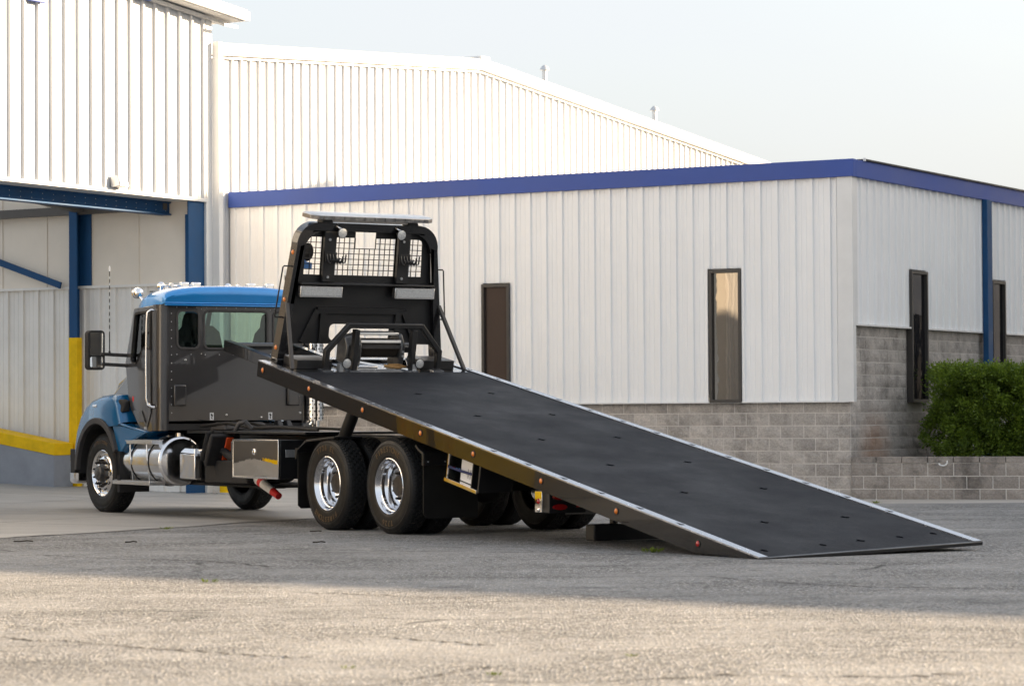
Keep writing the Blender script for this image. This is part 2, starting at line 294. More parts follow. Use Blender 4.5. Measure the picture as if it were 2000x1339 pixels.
# ------------------------------------------------------------------ mesh builder
class MB:
    def __init__(s):
        s.v = []; s.f = []
    def add(s, vs, fs):
        o = len(s.v); s.v += [tuple(v) for v in vs]; s.f += [tuple(i + o for i in f) for f in fs]; return s
    def box(s, x0, x1, y0, y1, z0, z1, fn=None):
        vs = [(x, y, z) for z in (z0, z1) for y in (y0, y1) for x in (x0, x1)]
        if fn: vs = [fn(*v) for v in vs]
        return s.add(vs, [(0, 2, 3, 1), (4, 5, 7, 6), (0, 1, 5, 4), (2, 6, 7, 3), (0, 4, 6, 2), (1, 3, 7, 5)])
    def hexa(s, bot, top):
        n = len(bot); vs = list(bot) + list(top)
        return s.add(vs, [tuple(range(n))[::-1], tuple(range(n, 2 * n))] + [(i, (i + 1) % n, n + (i + 1) % n, n + i) for i in range(n)])
    def bar(s, p, q, w, h, up=(0, 0, 1)):
        p = Vector(p); q = Vector(q); d = (q - p).normalized(); up = Vector(up)
        x = d.cross(up)
        if x.length < 1e-4: x = d.cross(Vector((1, 0, 0)))
        x.normalize(); y = x.cross(d).normalized()
        c = [x * (a * w / 2) + y * (b * h / 2) for a, b in ((-1, -1), (1, -1), (1, 1), (-1, 1))]
        return s.hexa([p + k for k in c], [q + k for k in c])
    def cyl(s, p, q, r, r2=None, n=16):
        p = Vector(p); q = Vector(q); r2 = r if r2 is None else r2
        d = (q - p).normalized(); x = d.orthogonal().normalized(); y = d.cross(x)
        a = [x * math.cos(2 * math.pi * i / n) + y * math.sin(2 * math.pi * i / n) for i in range(n)]
        return s.hexa([p + k * r for k in a], [q + k * r2 for k in a])
    def tube(s, path, r, n=8, closed=False):
        P = [Vector(p) for p in path]; m = len(P); rings = []
        prev = None
        for i, p in enumerate(P):
            a = P[(i - 1) % m] if (closed or i > 0) else p; b = P[(i + 1) % m] if (closed or i < m - 1) else p
            d = (b - a).normalized()
            x = d.orthogonal() if prev is None else prev - d * prev.dot(d)
            x.normalize(); prev = x; y = d.cross(x)
            rings.append([p + (x * math.cos(2 * math.pi * k / n) + y * math.sin(2 * math.pi * k / n)) * r for k in range(n)])
        vs = [v for g in rings for v in g]; fs = []
        for i in range(m if closed else m - 1):
            j = (i + 1) % m
            fs += [(i * n + k, i * n + (k + 1) % n, j * n + (k + 1) % n, j * n + k) for k in range(n)]
        if not closed: fs += [tuple(range(n))[::-1], tuple((m - 1) * n + k for k in range(n))]
        return s.add(vs, fs)
    def lathe(s, prof, n=48, fn=None, close=False):
        """profile of (radius, height) turned about local +Y; fn maps to space."""
        vs = []; fs = []; m = len(prof)
        for i in range(n):
            a = 2 * math.pi * i / n
            for r, h in prof: vs.append((r * math.sin(a), h, r * math.cos(a)))
        for i in range(n):
            j = (i + 1) % n
            for k in range(m - 1 + (1 if close else 0)):
                l = (k + 1) % m
                fs.append((i * m + k, j * m + k, j * m + l, i * m + l))
        if fn: vs = [fn(*v) for v in vs]
        return s.add(vs, fs)
    def plate(s, outer, holes, t, fn):
        """flat sheet with holes in (u,v), thickness from w=0 to w=-t; fn(u,v,w) -> xyz."""
        loops = [list(outer)] + [list(h) for h in holes]
        flat = [p for l in loops for p in l]; N = len(flat)
        tris = tessellate_polygon([[Vector((u, v, 0)) for u, v in l] for l in loops])
        vs = [fn(u, v, 0) for u, v in flat] + [fn(u, v, -t) for u, v in flat]
        fs = [tuple(f) for f in tris] + [tuple(i + N for i in f[::-1]) for f in tris]
        o = 0
        for l in loops:
            n = len(l)
            fs += [(o + i, o + (i + 1) % n, o + N + (i + 1) % n, o + N + i) for i in range(n)]
            o += n
        return s.add(vs, fs)
    def mesh(s, name, smooth=None, merge=0):
        me = bpy.data.meshes.new(name); me.from_pydata(s.v, [], s.f)
        bm = bmesh.new(); bm.from_mesh(me)
        if merge: bmesh.ops.remove_doubles(bm, verts=bm.verts, dist=merge)
        bmesh.ops.recalc_face_normals(bm, faces=bm.faces); bm.to_mesh(me); bm.free()
        if smooth:
            me.shade_smooth(); me.set_sharp_from_angle(angle=R(smooth))
        me.update(); return me
    def obj(s, name, mat, parent=None, smooth=None, bevel=0.0, seg=2, merge=0, world=False):
        me = s.mesh(name, smooth, merge); me.materials.append(mat)
        return link(name, me, parent, bevel, seg, world)
def link(name, me, parent=None, bevel=0.0, seg=2, world=False):
    o = bpy.data.objects.new(name, me); COL.objects.link(o)
    if parent is not None:
        o.parent = parent
        if world: o.matrix_parent_inverse = WINV[parent.name]
    if bevel:
        b = o.modifiers.new('bevel', 'BEVEL'); b.width = bevel; b.segments = seg; b.limit_method = 'ANGLE'; b.angle_limit = R(40); b.harden_normals = False
        o.data.shade_smooth(); o.data.set_sharp_from_angle(angle=R(35))
    return o
WINV = {}
def thing(name, label, cat, loc=(0, 0, 0), group=None, mat=None):
    o = bpy.data.objects.new(name, None); COL.objects.link(o)
    if mat is not None: o.matrix_world = mat
    else: o.location = loc
    o['label'] = label; o['category'] = cat
    if group: o['group'] = group
    WINV[o.name] = (mat.inverted() if mat is not None else Matrix.Translation(-Vector(loc)))
    return o
def tag(o, label, cat, group=None):
    o['label'] = label; o['category'] = cat
    if group: o['group'] = group
    return o
def structure(o): o['kind'] = 'structure'; return o
def stuff(o): o['kind'] = 'stuff'; return o
def copy_tree(o, parent=None):
    c = o.copy(); COL.objects.link(c); c.parent = parent
    for ch in list(o.children): copy_tree(ch, c)
    return c
def rrect(u0, u1, v0, v1, r, n=4):
    pts = []
    for cx, cy, a0 in ((u1 - r, v1 - r, 0), (u0 + r, v1 - r, 90), (u0 + r, v0 + r, 180), (u1 - r, v0 + r, 270)):
        for i in range(n + 1):
            a = R(a0 + 90 * i / n); pts.append((cx + r * math.cos(a), cy + r * math.sin(a)))
    return pts

# ------------------------------------------------------------------ site frame (buildings)
C0 = Vector((5.38209, 44.56501, 0)); A = Vector((-0.86871, 0.49533, 0)); B = Vector((0.49533, 0.86871, 0))
def W(a, b, z): return C0 + A * a + B * b + Vector((0, 0, z))
def ab(P): q = Vector((P[0], P[1], 0)) - C0; return q.dot(A), q.dot(B)
STAIN = tuple(W(0, 1.0, 0.62))
block_m = block_mat(); block_s = block_mat('stained_block', (0.33, 0.29, 0.255), 0.40)
mortar = pm('mortar', (0.66, 0.62, 0.57), 0.9, var=0.12, vscale=4, world_co=True)
CA = 8.0            # plane of the service-bay wall
DA = 12.02          # plane of the warehouse gable

def sm(x): x = max(0.0, min(1.0, x)); return x * x * (3 - 2 * x)
def gz(X, Y):       # gentle fall of the yard towards the planter
    return -0.11 * sm((X - 2.2) / 3.0) * sm((Y - 38.5) / 4.5)
def padz(a):        # the concrete apron climbs into the bay
    return 0.004 + 0.10 * max(0.0, (a - 2.0) / 6.0) ** 2.2

# ------------------------------------------------------------------ ground
def build_ground():
    xs = [-600, -200, -80, -40, -25] + [-20 + i for i in range(0, 41)] + [25, 40, 80, 200, 600]
    ys = [-600, -200, -60, -20] + list(range(0, 36, 3)) + [36 + i * 0.75 for i in range(0, 17)] + [52, 60, 80, 150, 400, 1200]
    m = MB(); m.v = [(x, y, gz(x, y)) for y in ys for x in xs]; n = len(xs)
    m.f = [(j * n + i, j * n + i + 1, (j + 1) * n + i + 1, (j + 1) * n + i) for j in range(len(ys) - 1) for i in range(n - 1)]
    structure(m.obj('ground', asphalt, smooth=60))
    # concrete apron and bay floor
    m = MB(); aa = [2.02 + i * 0.4 for i in range(0, 16)] + [8.4, 9.5, 11, 14, 20, 30]
    bs = [-34, -26, -20] + [-18 + i for i in range(0, 17)] + [-0.6]
    edge = {b: 0.05 * math.sin(b * 1.3) + 0.04 * math.sin(b * 3.1) for b in bs}
    for a in aa:
        for b in bs:
            aq = a + (edge[b] if a == aa[0] else 0)
            P = W(aq, b, 0); m.v.append((P.x, P.y, padz(min(a, 12.0))))
    n = len(bs)
    m.f = [(j * n + i, j * n + i + 1, (j + 1) * n + i + 1, (j + 1) * n + i) for j in range(len(aa) - 1) for i in range(n - 1)]
    structure(m.obj('concrete_apron', pad_m, smooth=60))
    # expansion joints in the apron
    for k, (p, q) in enumerate((((4.6, -30), (4.6, -0.7)), ((2.1, -9.3), (12, -9.3)), ((7.75, -30), (7.75, -0.7)), ((2.1, -15.2), (12, -15.2)), ((2.1, -4.2), (8, -4.2)))):
        j = MB(); steps = 24
        for i in range(steps + 1):
            t_ = i / steps; a = p[0] + (q[0] - p[0]) * t_; b = p[1] + (q[1] - p[1]) * t_
            d = (0.009, 0) if p[0] == q[0] else (0, 0.009)
            for s_ in (-1, 1): j.v.append(tuple(W(a + d[0] * s_, b + d[1] * s_, padz(min(a, 12)) + 0.004)))
        j.f = [(2 * i, 2 * i + 1, 2 * i + 3, 2 * i + 2) for i in range(steps)]
        structure(j.obj('apron_joint', matt_black))
    j = MB()
    for i in range(161):
        b_ = -18 + i * 0.1; a_ = 2.02 + 0.05 * math.sin(b_ * 1.3) + 0.04 * math.sin(b_ * 3.1) - 0.015; w_ = 0.010 + 0.012 * abs(math.sin(b_ * 5.3) * math.sin(b_ * 1.9))
        for s_ in (-1, 1): j.v.append(tuple(W(a_ + w_ * s_, b_, 0.0085)))
    j.f = [(2 * i, 2 * i + 1, 2 * i + 3, 2 * i + 2) for i in range(160)]
    structure(j.obj('apron_joint', matt_black))
    # walk in front of the planter and the office
    m = MB(); pts = []
    for i in range(0, 21):
        t_ = i / 20
        P0 = Vector((1.5 + t_ * 12.0, 43.75 - 0.09 * t_ * 12, 0)); P1 = Vector((1.3 + t_ * 12.2, 42.25 - 0.16 * t_ * 12 + 0.05 * math.sin(9 * t_), 0))
        P0.y += 3.5
        for s_ in range(5):
            P = P0.lerp(P1, s_ / 4); m.v.append((P.x, P.y, gz(P.x, P.y) + 0.005))
    m.f = [(i * 5 + s_, i * 5 + s_ + 1, i * 5 + s_ + 6, i * 5 + s_ + 5) for i in range(20) for s_ in range(4)]
    structure(m.obj('pavement', walk_m, smooth=60))
build_ground()

# ------------------------------------------------------------------ siding
def rib_profile(u0, u1, pitch=0.3048, rh=0.036):
    """(u, n) points of a ribbed wall sheet between u0 and u1, ribs on a fixed pitch."""
    pts = [(u0, 0.0)]; k = math.floor(u0 / pitch) - 1
    while k * pitch < u1 + pitch:
        c = k * pitch
        for du, h in ((-0.032, 0), (-0.020, rh), (0.020, rh), (0.032, 0)): pts.append((c + du, h))
        for q in (0.36, 0.64):
            for du, h in ((-0.015, 0), (-0.007, 0.0055), (0.007, 0.0055), (0.015, 0)): pts.append((c + q * pitch + du, h))
        k += 1
    pts = [p for p in pts if u0 - 1e-6 <= p[0] <= u1 + 1e-6] + [(u1, 0.0)]
    return sorted(pts)
def siding_panels(fr, u0, u1, zb, zt, parent, mat, holes=(), name='siding_panel', width=0.9144, pitch=0.3048, rh=0.036):
    k = math.floor(u0 / width) - 1; hp = pitch / 2
    while k * width + hp < u1:
        a = max(u0, k * width + hp); b = min(u1, (k + 1) * width + hp); k += 1
        if b - a < 0.02: continue
        m = MB(); pr = rib_profile(a, b, pitch, rh)
        wob = random.uniform(-0.0015, 0.0015)
        for (ua, na), (ub, nb) in zip(pr, pr[1:]):
            if ub - ua < 1e-5: continue
            segs = [(zb, zt)]
            mid = (ua + ub) / 2
            for h0, h1, z0, z1 in holes:
                if h0 < mid < h1:
                    segs = [(zb, lambda u, z=z0: z), (lambda u, z=z1: z, zt)]
            for lo, hi in segs:
                if lo(ua) >= hi(ua) - 0.01: continue
                m.add([fr(ua, lo(ua), na + wob), fr(ub, lo(ub), nb + wob), fr(ub, hi(ub), nb + wob), fr(ua, hi(ua), na + wob)], [(0, 1, 2, 3)])
        if m.f: m.obj(name, mat, parent, world=True)
def wbox(parent, name, mat, a0, a1, b0, b1, z0, z1, bevel=0.0):
    m = MB(); m.hexa([W(a0, b0, z0), W(a1, b0, z0), W(a1, b1, z0), W(a0, b1, z0)], [W(a0, b0, z1), W(a1, b0, z1), W(a1, b1, z1), W(a0, b1, z1)])
    return m.obj(name, mat, parent, world=True, bevel=bevel)

# ------------------------------------------------------------------ block walls
BLK = []
for q in range(5):
    m = MB(); rnd = random.Random(q); L_, H_ = 0.3934, 0.1900; nx, nz_ = 5, 3
    for j in range(nz_ + 1):
        for i in range(nx + 1):
            e = i in (0, nx) or j in (0, nz_)
            m.v.append((L_ * i / nx, (0.0 if e else rnd.uniform(0.004, 0.016)), H_ * j / nz_))
    m.f = [(j * (nx + 1) + i, j * (nx + 1) + i + 1, (j + 1) * (nx + 1) + i + 1, (j + 1) * (nx + 1) + i) for j in range(nz_) for i in range(nx)]
    o = len(m.v); m.v += [(0, -0.03, 0), (L_, -0.03, 0), (L_, -0.03, H_), (0, -0.03, H_)]
    ring = [0, nx, (nz_ + 1) * (nx + 1) - 1, nz_ * (nx + 1)]
    sides = [[i for i in range(nx + 1)], [j * (nx + 1) + nx for j in range(nz_ + 1)], [nz_ * (nx + 1) + i for i in range(nx, -1, -1)], [j * (nx + 1) for j in range(nz_, -1, -1)]]
    for k, sd_ in enumerate(sides): m.f.append(tuple(sd_[::-1]) + (o + k, o + (k + 1) % 4))
    me = m.mesh('block', smooth=None); me.materials.append(block_m); BLK.append(me)
BLKS = []
for me in BLK:
    m2_ = me.copy(); m2_.materials.clear(); m2_.materials.append(block_s); BLKS.append(m2_)
def blocks(parent, org, ud, nd_, spans, zc, rows, keep, name='block', cuts=(), pool=None):
    """rows of running-bond blocks; org at u=0, ud along, nd_ outward; keep(u0,u1,z) filters."""
    for r in range(rows):
        z0 = zc - 0.2032 * (r + 1)
        off = (0.2032 if r % 2 else 0.0)
        u = spans[0] - off
        while u < spans[1]:
            a = max(u, spans[0]) + 0.0065; b = min(u + 0.4064, spans[1]) - 0.0065; u += 0.4064
            for w0, w1, c, d in cuts:
                if z0 + 0.19 > c and z0 < d and a < w1 and b > w0:
                    if a < w0 - 0.05: b = w0 - 0.002
                    elif b > w1 + 0.05: a = w1 + 0.002
                    else: b = a
            if b - a < 0.05 or not keep(a, b, z0): continue
            o = bpy.data.objects.new(name, random.choice(pool or BLK)); COL.objects.link(o); o.parent = parent
            o.matrix_parent_inverse = WINV[parent.name]
            sx = (b - a) / 0.3934; P = org + ud * a + Vector((0, 0, z0 + 0.0066)) + nd_ * random.uniform(-0.002, 0.003)
            X = ud * sx; Y = nd_
            if X.cross(Y).z < 0:
                P = P + ud * (b - a); X = -X
            o.matrix_basis = Matrix(((X.x, Y.x, 0, P.x), (X.y, Y.y, 0, P.y), (0, 0, 1, P.z), (0, 0, 0, 1)))

# ------------------------------------------------------------------ office building
off = thing('office_building', 'low white ribbed metal office with blue roof fascia and grey block base', 'building', tuple(C0))
WA = [(1.855, 2.43, 1.44, 3.605), (6.19, 6.735, 1.44, 3.49)]
WB = [(2.40, 3.14, 1.43, 3.63), (6.32, 6.98, 1.43, 3.61)]
frA = lambda u, z, n: W(u, -0.06 - n, z)
frB = lambda u, z, n: W(-0.06 - n, u, z)
ex = 0.075
siding_panels(frA, 0.0, DA - 0.02, lambda u: 1.455, lambda u: 5.03, off, siding, [(a - 0.02, b + 0.02, c - 0.03, d + 0.02) for a, b, c, d in WA])
siding_panels(frB, 0.0, 16.0, lambda u: 2.68, lambda u: 5.03, off, siding, [(a - 0.02, b + 0.02, c - 0.03, d + 0.02) for a, b, c, d in WB])
# corner trim and siding foot trims
m = MB(); m.add([W(0.16, -0.100, 1.44), W(-0.100, -0.100, 1.44), W(-0.100, -0.100, 5.03), W(0.16, -0.100, 5.03)], [(0, 1, 2, 3)]); m.add([W(-0.100, -0.1001, 1.44), W(-0.100, 0.02, 1.44), W(-0.100, 0.02, 5.03), W(-0.100, -0.1001, 5.03)], [(0, 1, 2, 3)])
m.obj('corner_trim', trim_w, off, world=True)
wbox(off, 'corner_trim', trim_w, -0.098, 0.05, -0.02, 0.10, 2.66, 5.02)
wbox(off, 'base_trim', trim_w, 0.0, DA - 0.02, -0.105, -0.055, 1.435, 1.458)
for q0, q1 in ((0.02, 2.385), (3.155, 6.305), (6.995, 16.0)): wbox(off, 'base_trim', trim_w, -0.105, -0.055, q0, q1, 2.655, 2.683)
# fascia with a drip edge
for nm, args in (('fascia', (-0.14, DA - 0.03, -0.14, -0.02, 5.02, 5.30)), ('fascia', (-0.14, -0.02, -0.018, 16.0, 5.02, 5.295))):
    wbox(off, nm, fascia_b, *args, bevel=0.006)
wbox(off, 'gutter_lip', satin_black, -0.17, -0.02, 0.30, 16.0, 5.297, 5.325)
wbox(off, 'gutter_end', trim_w, -0.18, -0.15, 0.25, 0.30, 5.285, 5.335)
wbox(off, 'roof', roof_m, -0.015, DA - 0.03, -0.015, 16.0, 5.10, 5.27)
# backing walls (mortar plane behind the blocks) and the inside of the walls
def backing(parent, a0, a1, b0, b1, z0, z1, mat=mortar, name='wall_core'):
    return wbox(parent, name, mat, a0, a1, b0, b1, z0, z1)
backing(off, 0.004, DA - 0.04, 0.004, 0.20, -0.4, 1.50)
backing(off, 0.004, 0.20, 0.205, 16.0, -0.4, 2.70)
wbox(off, 'wall_core', trim_w, 0.03, DA - 0.04, 0.03, 0.19, 1.51, 5.08)
wbox(off, 'wall_core', trim_w, 0.03, 0.19, 0.21, 16.0, 2.71, 5.08)
def winA(q):
    for a, b, c, d in WA:
        if q[0] < b + 0.04 and q[1] > a - 0.04 and q[2] + 0.2 > c - 0.05: return True
    return False
def keepA(a, b, z): return (a < 5.4 and z > -0.42) or (6.9 < a < 11.9 and z > 0.4)
def keepB(a, b, z):
    return (a < 3.7 and z > -0.2) or (a < 8.6 and z > 1.75)
ZC = 1.2664
blocks(off, C0 - B * 0.0, A, -B, (0.0, 11.98), ZC + 0.2032, 8, keepA)
blocks(off, C0 - A * 0.0, B, -A, (0.012, 16.0), ZC + 0.2032 * 7, 14, keepB, cuts=WB)
def window(parent, fr, u0, u1, z0, z1, gmat, proud=0.115):
    f = 0.052; m = MB()
    fn = lambda u, v, w: fr(u, v, proud - 0.06 + w)
    m.plate([(u0, z0), (u1, z0), (u1, z1), (u0, z1)], [[(u0 + f, z0 + f), (u1 - f, z0 + f), (u1 - f, z1 - f), (u0 + f, z1 - f)]], 0.11, fn)
    w = m.obj('window', bronze, parent, world=True, bevel=0.004)
    g = MB(); g.plate([(u0 + f - .005, z0 + f - .005), (u1 - f + .005, z0 + f - .005), (u1 - f + .005, z1 - f + .005), (u0 + f - .005, z1 - f + .005)], [], 0.008, lambda u, v, w_: fr(u, v, proud - 0.115 + w_))
    go = g.obj('pane', gmat, w); go.matrix_parent_inverse = WINV[parent.name]
    go.parent = w; go.matrix_parent_inverse = Matrix.Identity(4)
    return w
window(off, frA, *WA[0][:2], *WA[0][2:], win_refl)
window(off, frA, *WA[1][:2], *WA[1][2:], win_brown)
for q in WB: window(off, frB, *q[:2], *q[2:], win_dark)
# blue downpipe on the end wall
wbox(off, 'downpipe', steel_b, -0.20, -0.10, 5.80, 6.05, 0.4, 5.02, bevel=0.01)
wbox(off, 'sub_ridge', trim_w, -0.105, -0.06, -0.02, 0.01, 2.66, 2.70)

# ------------------------------------------------------------------ warehouse behind (gable D)
ware = thing('warehouse', 'tall white ribbed metal warehouse gable rising behind the blue fascia', 'building', tuple(W(DA, 8.8, 0)))
def ztD(u): return 8.63 - 0.076 * abs(u - 8.8)
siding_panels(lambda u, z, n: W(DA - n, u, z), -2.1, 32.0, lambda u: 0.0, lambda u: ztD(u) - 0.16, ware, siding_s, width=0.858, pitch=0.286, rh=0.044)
for s_ in (-1, 1):
    u0, u1 = 8.8, (8.8 - 10.9 if s_ < 0 else 32.0)
    m = MB(); pts = [(u0, ztD(u0)), (u1, ztD(u1))]
    m.hexa([W(DA - 0.16, pts[0][0], pts[0][1] - 0.20), W(DA - 0.16, pts[1][0], pts[1][1] - 0.20), W(DA - 0.001, pts[1][0], pts[1][1] - 0.20), W(DA - 0.001, pts[0][0], pts[0][1] - 0.20)],
           [W(DA - 0.20, pts[0][0], pts[0][1] + 0.02), W(DA - 0.20, pts[1][0], pts[1][1] + 0.02), W(DA - 0.001, pts[1][0], pts[1][1] + 0.03), W(DA - 0.001, pts[0][0], pts[0][1] + 0.03)])
    m.obj('rake_trim', trim_w, ware, world=True, bevel=0.012)
    m = MB(); m.hexa([W(DA, u0, ztD(u0) - 0.1), W(DA + 30, u0, ztD(u0) - 0.1), W(DA + 30, u1, ztD(u1) - 0.1), W(DA, u1, ztD(u1) - 0.1)], [W(DA, u0, ztD(u0)), W(DA + 30, u0, ztD(u0)), W(DA + 30, u1, ztD(u1)), W(DA, u1, ztD(u1))])
    m.obj('roof_slope', roof_m, ware, world=True)
    m = MB(); m.bar(W(DA - 0.045, u0, ztD(u0) - 0.23), W(DA - 0.045, u1, ztD(u1) - 0.23), 0.07, 0.035); m.obj('rake_flashing', galv, ware, world=True)
wbox(ware, 'ridge_cap', trim_w, DA - 0.22, DA + 30, 8.62, 8.98, 8.62, 8.70, bevel=0.01)
wbox(ware, 'wall_core', trim_w, DA + 0.02, DA + 0.15, -2.1, 8.8, 0.0, 7.7)
wbox(ware, 'wall_core', trim_w, DA + 0.021, DA + 0.15, 8.801, 32.0, 0.0, 6.7)
wbox(ware, 'side_wall', trim_w, DA, DA + 30, -2.2, -2.101, 0.0, 7.7)
wbox(ware, 'side_wall', trim_w, DA, DA + 30, 32.0, 32.1, 0.0, 6.7)
for lab, b_ in (('slim grey roof vent pipe nearer the warehouse ridge', 12.35), ('slim grey roof vent pipe further down the warehouse roof slope', 17.7)):
    v = thing('roof_vent', lab, 'vent', tuple(W(DA + 0.35, b_, ztD(b_))), 'vent pipes on the warehouse roof')
    m = MB(); m.cyl(W(DA + 0.35, b_, ztD(b_) - 0.05), W(DA + 0.35, b_, ztD(b_) + 0.46), 0.055, n=14); m.obj('pipe', galv, v, world=True, smooth=40)
    m = MB(); m.cyl(W(DA + 0.35, b_, ztD(b_) + 0.46), W(DA + 0.35, b_, ztD(b_) + 0.52), 0.11, 0.085, n=14); m.cyl(W(DA + 0.35, b_, ztD(b_) + 0.52), W(DA + 0.35, b_, ztD(b_) + 0.57), 0.085, 0.03, n=14); m.obj('cap', galv, v, world=True, smooth=40)
    m = MB(); m.cyl(W(DA + 0.35, b_, ztD(b_) - 0.02), W(DA + 0.35, b_, ztD(b_) + 0.10), 0.16, 0.07, n=14); m.obj('flashing', trim_w, v, world=True, smooth=40)

# ------------------------------------------------------------------ service bay building (C)
bay = thing('service_bay_building', 'white ribbed metal service bay with open blue framed doorway and yellow post', 'building', tuple(W(CA, -12, 0)))
BJ = -6.81                                   # inner edge of the right jamb
frC = lambda u, z, n: W(CA - n, u, z)
def ztC(u): return 7.44 + 0.075 * (-5.9 - u)
HB = 4.56                                    # underside of the siding over the doorway
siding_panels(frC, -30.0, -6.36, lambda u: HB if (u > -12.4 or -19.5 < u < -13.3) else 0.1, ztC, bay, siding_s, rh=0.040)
wbox(bay, 'wall_core', trim_w, CA + 0.02, CA + 0.12, -30.0, -6.38, HB + 0.002, 7.2)
wbox(bay, 'wall_core', trim_w, CA + 0.02, CA + 0.12, -13.28, -12.42, 0.1, HB)
wbox(bay, 'wall_core', trim_w, CA + 0.02, CA + 0.12, -30.0, -19.52, 0.1, HB)
# header beam: channel with lips
def header(b0, b1):
    m = MB(); prof = [(0.0, 0.0), (-0.045, 0.0), (-0.045, -0.012), (-0.012, -0.03), (-0.012, -0.17), (-0.050, -0.185), (-0.050, -0.205), (0.14, -0.205), (0.14, 0.0)]
    m.hexa([W(CA + 0.42 + x, b0, HB + z) for x, z in prof], [W(CA + 0.42 + x, b1, HB + z) for x, z in prof]); h = m.obj('header_beam', steel_b, bay, world=True)
    return h
hb = header(-12.4, -6.31); header(-19.5, -13.3)
for i in range(24):
    b_ = -12.2 + i * 0.245
    for z_ in (-0.065, -0.14):
        m = MB(); m.cyl(W(CA + 0.408, b_, HB + z_), W(CA + 0.402, b_, HB + z_), 0.006, n=6); o = m.obj('bolt', galv, hb); o.matrix_parent_inverse = Matrix.Identity(4)
wbox(bay, 'header_trim', trim_w, CA - 0.055, CA - 0.003, -12.4, -6.34, HB + 0.002, HB + 0.055)
wbox(bay, 'soffit', trim_w, CA + 0.122, CA + 0.55, -12.4, -6.4, HB + 0.003, HB + 0.02)
wbox(bay, 'header_trim', trim_w, CA - 0.055, CA - 0.003, -19.5, -13.3, HB + 0.002, HB + 0.055)
# right jamb: blue steel column in the opening
m = MB(); prof = [(0.0, BJ), (0.0, -6.40), (0.30, -6.40), (0.30, BJ), (0.285, BJ), (0.285, BJ + 0.16), (0.015, BJ + 0.16), (0.015, BJ)]
wbox(bay, 'jamb_column', steel_b, CA - 0.01, CA + 0.012, BJ + 0.02, -6.385, 0.10, HB - 0.002)
wbox(bay, 'jamb_column', steel_b, CA + 0.014, CA + 0.055, BJ + 0.02, BJ + 0.035, 0.10, HB - 0.207)
wbox(bay, 'jamb_trim', trim_w, CA - 0.05, CA - 0.002, -6.38, -6.34, 0.10, HB)
for b_ in (-12.5, -13.2, -19.6):
    wbox(bay, 'jamb_trim', trim_w, CA - 0.02, CA + 0.20, b_ - 0.1, b_ + 0.1, 1.2, HB - 0.207)
    wbox(bay, 'jamb_guard', yellow_p, CA - 0.03, CA + 0.21, b_ - 0.11, b_ + 0.11, 0.10, 1.198)
rd = wbox(bay, 'reflected_dark_door', dark_steel, CA + 0.24, CA + 0.26, -19.5, -13.3, 0.10, HB)  # unseen door added to give the toolbox something dark to mirror
wbox(bay, 'reflected_plinth', walk_m, CA - 0.25, CA + 0.23, -19.4, -13.4, 0.10, 0.60)  # unseen plinth added for the pale lower part of the toolbox reflection
wbox(bay, 'reflected_edge', yellow_p, CA - 0.26, CA + 0.23, -19.4, -14.4, 0.602, 0.74)  # unseen yellow strip added for the toolbox reflection
# corner trims and downspout at the right end
wbox(bay, 'corner_trim', trim_w, CA - 0.03, CA + 0.3, -6.338, -6.20, 0.1, 7.40)
ds = wbox(bay, 'downspout', trim_w, CA - 0.16, CA - 0.035, -6.20, -6.09, 0.12, 7.05, bevel=0.012)
wbox(bay, 'side_wall', trim_w, CA + 0.301, CA + 7, -6.30, -6.20, 0.1, 7.4)
# roof with overhanging eave and rake
m = MB(); m.hexa([W(CA - 0.30, -5.74, 7.40), W(CA + 2.6, -5.74, 7.40), W(CA + 2.6, -30, 7.40 + 0.075 * 24.3), W(CA - 0.30, -30, 7.40 + 0.075 * 24.3)],
                 [W(CA - 0.34, -5.70, 7.54), W(CA + 2.6, -5.70, 7.54), W(CA + 2.6, -30, 7.56 + 0.075 * 24.3), W(CA - 0.34, -30, 7.56 + 0.075 * 24.3)])
m.obj('roof', roof_m, bay, world=True, bevel=0.01)
m = MB(); m.bar(W(CA - 0.345, -5.72, 7.49), W(CA - 0.345, -30, 7.49 + 0.075 * 24.3), 0.05, 0.17); m.obj('rake_trim', trim_w, bay, world=True, bevel=0.008)
m = MB(); m.bar(W(CA - 0.06, -5.80, 7.355), W(CA - 0.06, -30, 7.355 + 0.075 * 24.4), 0.08, 0.05); m.obj('rake_flashing', galv, bay, world=True)
m = MB(); m.bar(W(CA - 0.34, -5.66, 7.49), W(CA + 2.6, -5.66, 7.49), 0.12, 0.14); m.obj('gutter', trim_w, bay, world=True, bevel=0.01)
wbox(bay, 'eave_bracket', galv, CA - 0.28, CA - 0.24, -6.2, -5.85, 7.28, 7.32)
for zz_, sl0, b0, b1, pl_a, par in ((6.55, 0.075, -12.0, -6.5, CA, bay), (5.75, 0.0, -12.0, -6.5, CA, bay), (7.35, 0.0, 0.2, 16.0, DA, ware), (6.2, 0.0, 0.2, 12.0, DA, ware)):
    m = MB(); b_ = b0
    while b_ < b1:
        z_ = zz_ + (sl0 * (b1 - b_) if sl0 else 0.0); m.cyl(W(pl_a - 0.002, b_, z_), W(pl_a - 0.010, b_, z_), 0.009, n=6); b_ += 0.3048 / 1.0
    stuff(m.obj('screw_row', galv, par, world=True))
